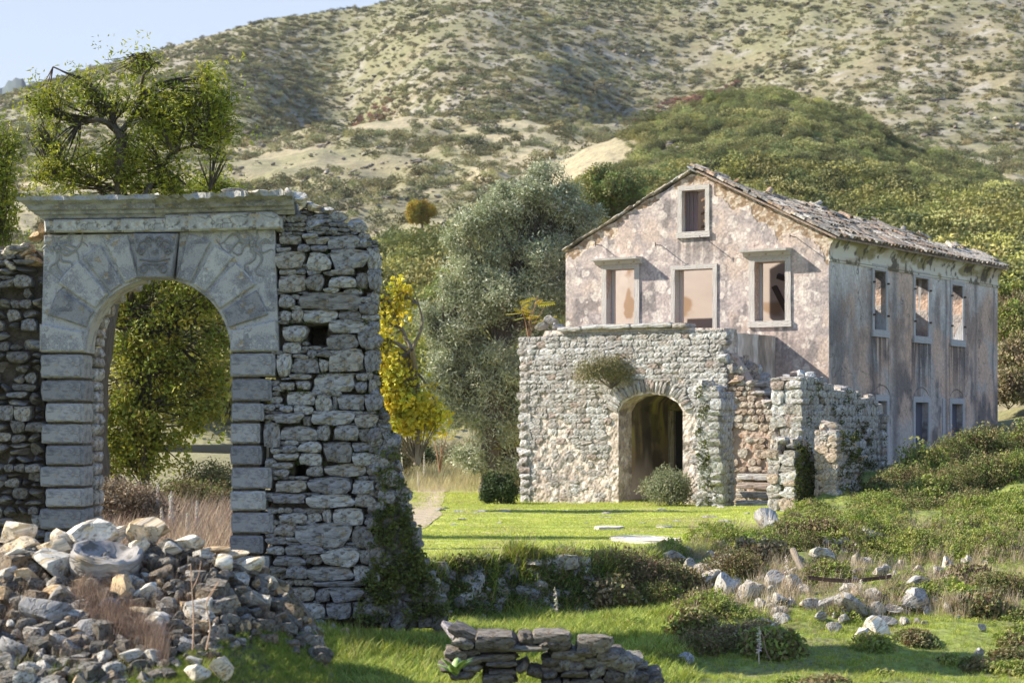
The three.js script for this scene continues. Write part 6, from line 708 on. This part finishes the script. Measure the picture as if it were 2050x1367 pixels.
// ---------------------------------------------------------------- scrub and woods on the hills
{
  const clumpy = (seed, fl) => { const q = rng(seed), gs = []; for (let i = 0; i < 9; i++) { const g = leaves(seed * 31 + i, 110, .07, .05, .26, -.1, .9), d = q.dir(); d.y = Math.abs(d.y) * 1.2 - .3; d.multiplyScalar(.5 * Math.cbrt(q())); g.translate(d.x, d.y * fl, d.z); gs.push(g); } return mergeGeometries(gs); };
  const r = rng(601), scrubA = leaves(41, 110, .2, .14, .5, -.2, .6), scrubB = leaves(42, 130, .15, .12, .52, -.1, .7), treeA = clumpy(43, .85), treeB = clumpy(44, 1.05), rock = pebbleShapes[2];
  const put = (list, fn, n, px0, px1, d0, d1, dens, size, cols, flat = 1) => { for (let i = 0; i < n; i++) { const px = r.r(px0, px1), d = Math.sqrt(lerp(d0 * d0, d1 * d1, r())), x = (px - CX) / F * d; if (r() > dens(px, d, x)) continue; const s = size(px, d, r), y = fn(px, d), kk = (.6 + .6 * vn(x / 5, d / 5, 0, 99)) * (r() < .3 ? .62 : 1.12); list.push({ p: V(x, y + s * .22, -d), r: [r.n() * .3, r() * 6.28, 0], s: [s * (r() < .2 ? r.r(1.6, 3) : r.r(.8, 1.5)), s * flat * r.r(.7, 1.2), s], c: pick(r, cols).map((q, i2, arr) => q * kk) }); } };
  const SC = [[.23, .245, .115], [.28, .275, .13], [.19, .21, .11], [.32, .285, .14]], W = [[.22, .245, .08], [.30, .31, .09], [.12, .15, .06], [.38, .345, .11]];
  const m1 = [], s1 = [], k1 = [], w1 = [], rk = [], red = [];
  put(m1, mountainY, 80000, -500, 2500, 335, 690, (px, d, x) => { const a = .6 * fbm(x / 30, d / 30, 4, 0, 61) + .4 * fbm(x / 9, d / 9, 3, 0, 63); return clamp(.36 + 1.3 * (a - .45) + .3 * gully(px, 620, 150, 60) + .3 * gully(px, 1290, 230, 80)); }, (px, d, q) => .6 + 1.9 * q() * q() * (q() < .15 ? 1.6 : 1), SC, .7);
  put(red, mountainY, 12000, 640, 1480, 335, 500, (px, d) => gully(px, 705, 35, 50) + gully(px, 1400, 60, 55), (px, d, q) => q.r(1, 2), [[.30, .13, .11], [.36, .21, .09], [.26, .12, .12]], .7);
  put(s1, spurY, 22000, -500, 2300, 120, 345, (px, d, x) => { const a = fbm(x / 16, d / 16, 4, 0, 88); return clamp(.08 + 1.6 * (a - .40)) * (d < 190 ? 1.6 : 1); }, (px, d, q) => q.r(.7, 2.0), SC, .8);
  put(k1, knollY, 8500, 1060, 2600, 105, 236, (px, d, x) => { const open = (1 - sstep(1150, 1400, px + (d - 215) * 3)) * sstep(165, 205, d); const top = sstep(196, 228, d); return clamp(.95 - open * 1.1 - top * .35); }, (px, d, q) => q.r(.8, 2.1) * (d < 170 ? 1.2 : 1), [[.28, .305, .11], [.36, .36, .13], [.17, .20, .08], [.30, .30, .12]], 1);
  put(w1, (px, d) => Math.max(spurY(px, d), px > 1000 ? knollY(px, d) : -99), 3400, 300, 2600, 84, 178, (px, d, x) => { const lim = table([300, 700, 860, 1000, 1150, 1500, 2600], [120, 135, 168, 178, 175, 168, 160], px); return d < lim ? .85 : .05; }, (px, d, q) => q.r(1.8, 4.2), [...W, [.30, .30, .08]], 1);
  put(rk, mountainY, 9000, -300, 2500, 335, 680, (px, d, x) => sstep(.5, .7, fbm(x / 14, d / 14, 4, 0, 71)), (px, d, q) => q.r(.4, 1.5), [[.6, .57, .53], [.7, .67, .62]], .5);
  put(rk, spurY, 3500, 300, 1900, 150, 335, (px, d, x) => sstep(.5, .66, fbm(x / 9, d / 9, 4, 0, 73)), (px, d, q) => q.r(.25, .9), [[.58, .56, .53], [.68, .66, .62]], .55);
  put(rk, knollY, 900, 1300, 1900, 170, 232, (px, d, x) => sstep(.5, .7, fbm(x / 9, d / 9, 4, 0, 75)), (px, d, q) => q.r(.3, 1.1), [[.58, .56, .53]], .55);
  copiesTop('mountain_scrub', scrubA, M.dull, m1, 'dark low scrub dotted over the mountainside', 'scrub'); copiesTop('red_scrub', scrubA, M.dull, red, 'reddish autumn scrub in the two mountain gullies', 'scrub');
  copiesTop('spur_scrub', scrubB, M.dull, s1, 'scattered scrub on the pale shoulder of the mountain', 'scrub'); copiesTop('knoll_scrub', treeA, M.dull, k1, 'dense green maquis covering the rounded hill', 'scrub');
  const half = w1.length >> 1; copiesTop('woodland', treeA, M.dull, w1.slice(0, half), 'green oak woodland at the foot of the hills behind the house', 'woodland'); copiesTop('woodland', treeB, M.dull, w1.slice(half), 'mixed trees of the wood at the foot of the hills', 'woodland');
  copiesTop('limestone_outcrops', rock, rockTones[1], rk, 'white limestone outcrops scattered over the hills', 'rocks');
}
// single trees one can tell apart at the edge of the wood
function farTree(label, px, py, d, w, h, cols, seed) { const r = rng(seed), c = P(px, py, d), t = thing('hill_tree', label, 'tree', V(c.x, c.y - h, c.z)), list = []; part(t, 'trunk', limb([V(0, -1.5, 0), V(.1, h * .5, 0), V(0, h * 1.1, 0)], .16, .05, 6, 6), bark); for (let k = 0; k < 11; k++) { const q0 = r.dir(); q0.multiply(V(w, h * .8, w)).multiplyScalar(.75); q0.y += h; const kk = r.r(.3, .55), cc = pick(r, cols); for (let i = 0; i < 90; i++) { const q = r.dir().multiplyScalar(kk * w * Math.cbrt(r())); list.push({ p: q.add(q0), r: [r() * 6, r() * 6, 0], s: r.r(.6, 1.1), c: cc.map((x) => x * r.r(.8, 1.2)) }); } } for (let i = 0; i < 0; i++) { const q = r.dir(), l = .35 + 1.2 * vn3(q.x * 2 + seed, q.y * 2, q.z * 2, 3); list.push({ p: V(q.x * w, h + q.y * h * .9, q.z * w).multiply(V(1, 1, 1)).lerp(V(0, h, 0), 1 - l * Math.pow(r(), .3)), r: [r() * 6, r() * 6, 0], s: r.r(.7, 1.3), c: pick(r, cols) }); } copies('crown', leaves(51, 20, .14, .1, .3), M.dull, list, t); }
farTree('round dark green tree behind the left roof slope of the house', 1232, 385, 92, 1.5, 1.35, [[.20, .23, .075], [.14, .17, .06], [.26, .27, .085]], 701);
farTree('yellow-orange autumn tree at the upper edge of the wood', 843, 425, 160, 1.1, .95, [[.46, .33, .05], [.36, .32, .06]], 702);
farTree('light green rounded tree right of the far end of the house', 2030, 610, 78, 1.1, 1.0, [[.22, .24, .05], [.16, .19, .045]], 703);
renderer.render(scene, camera);
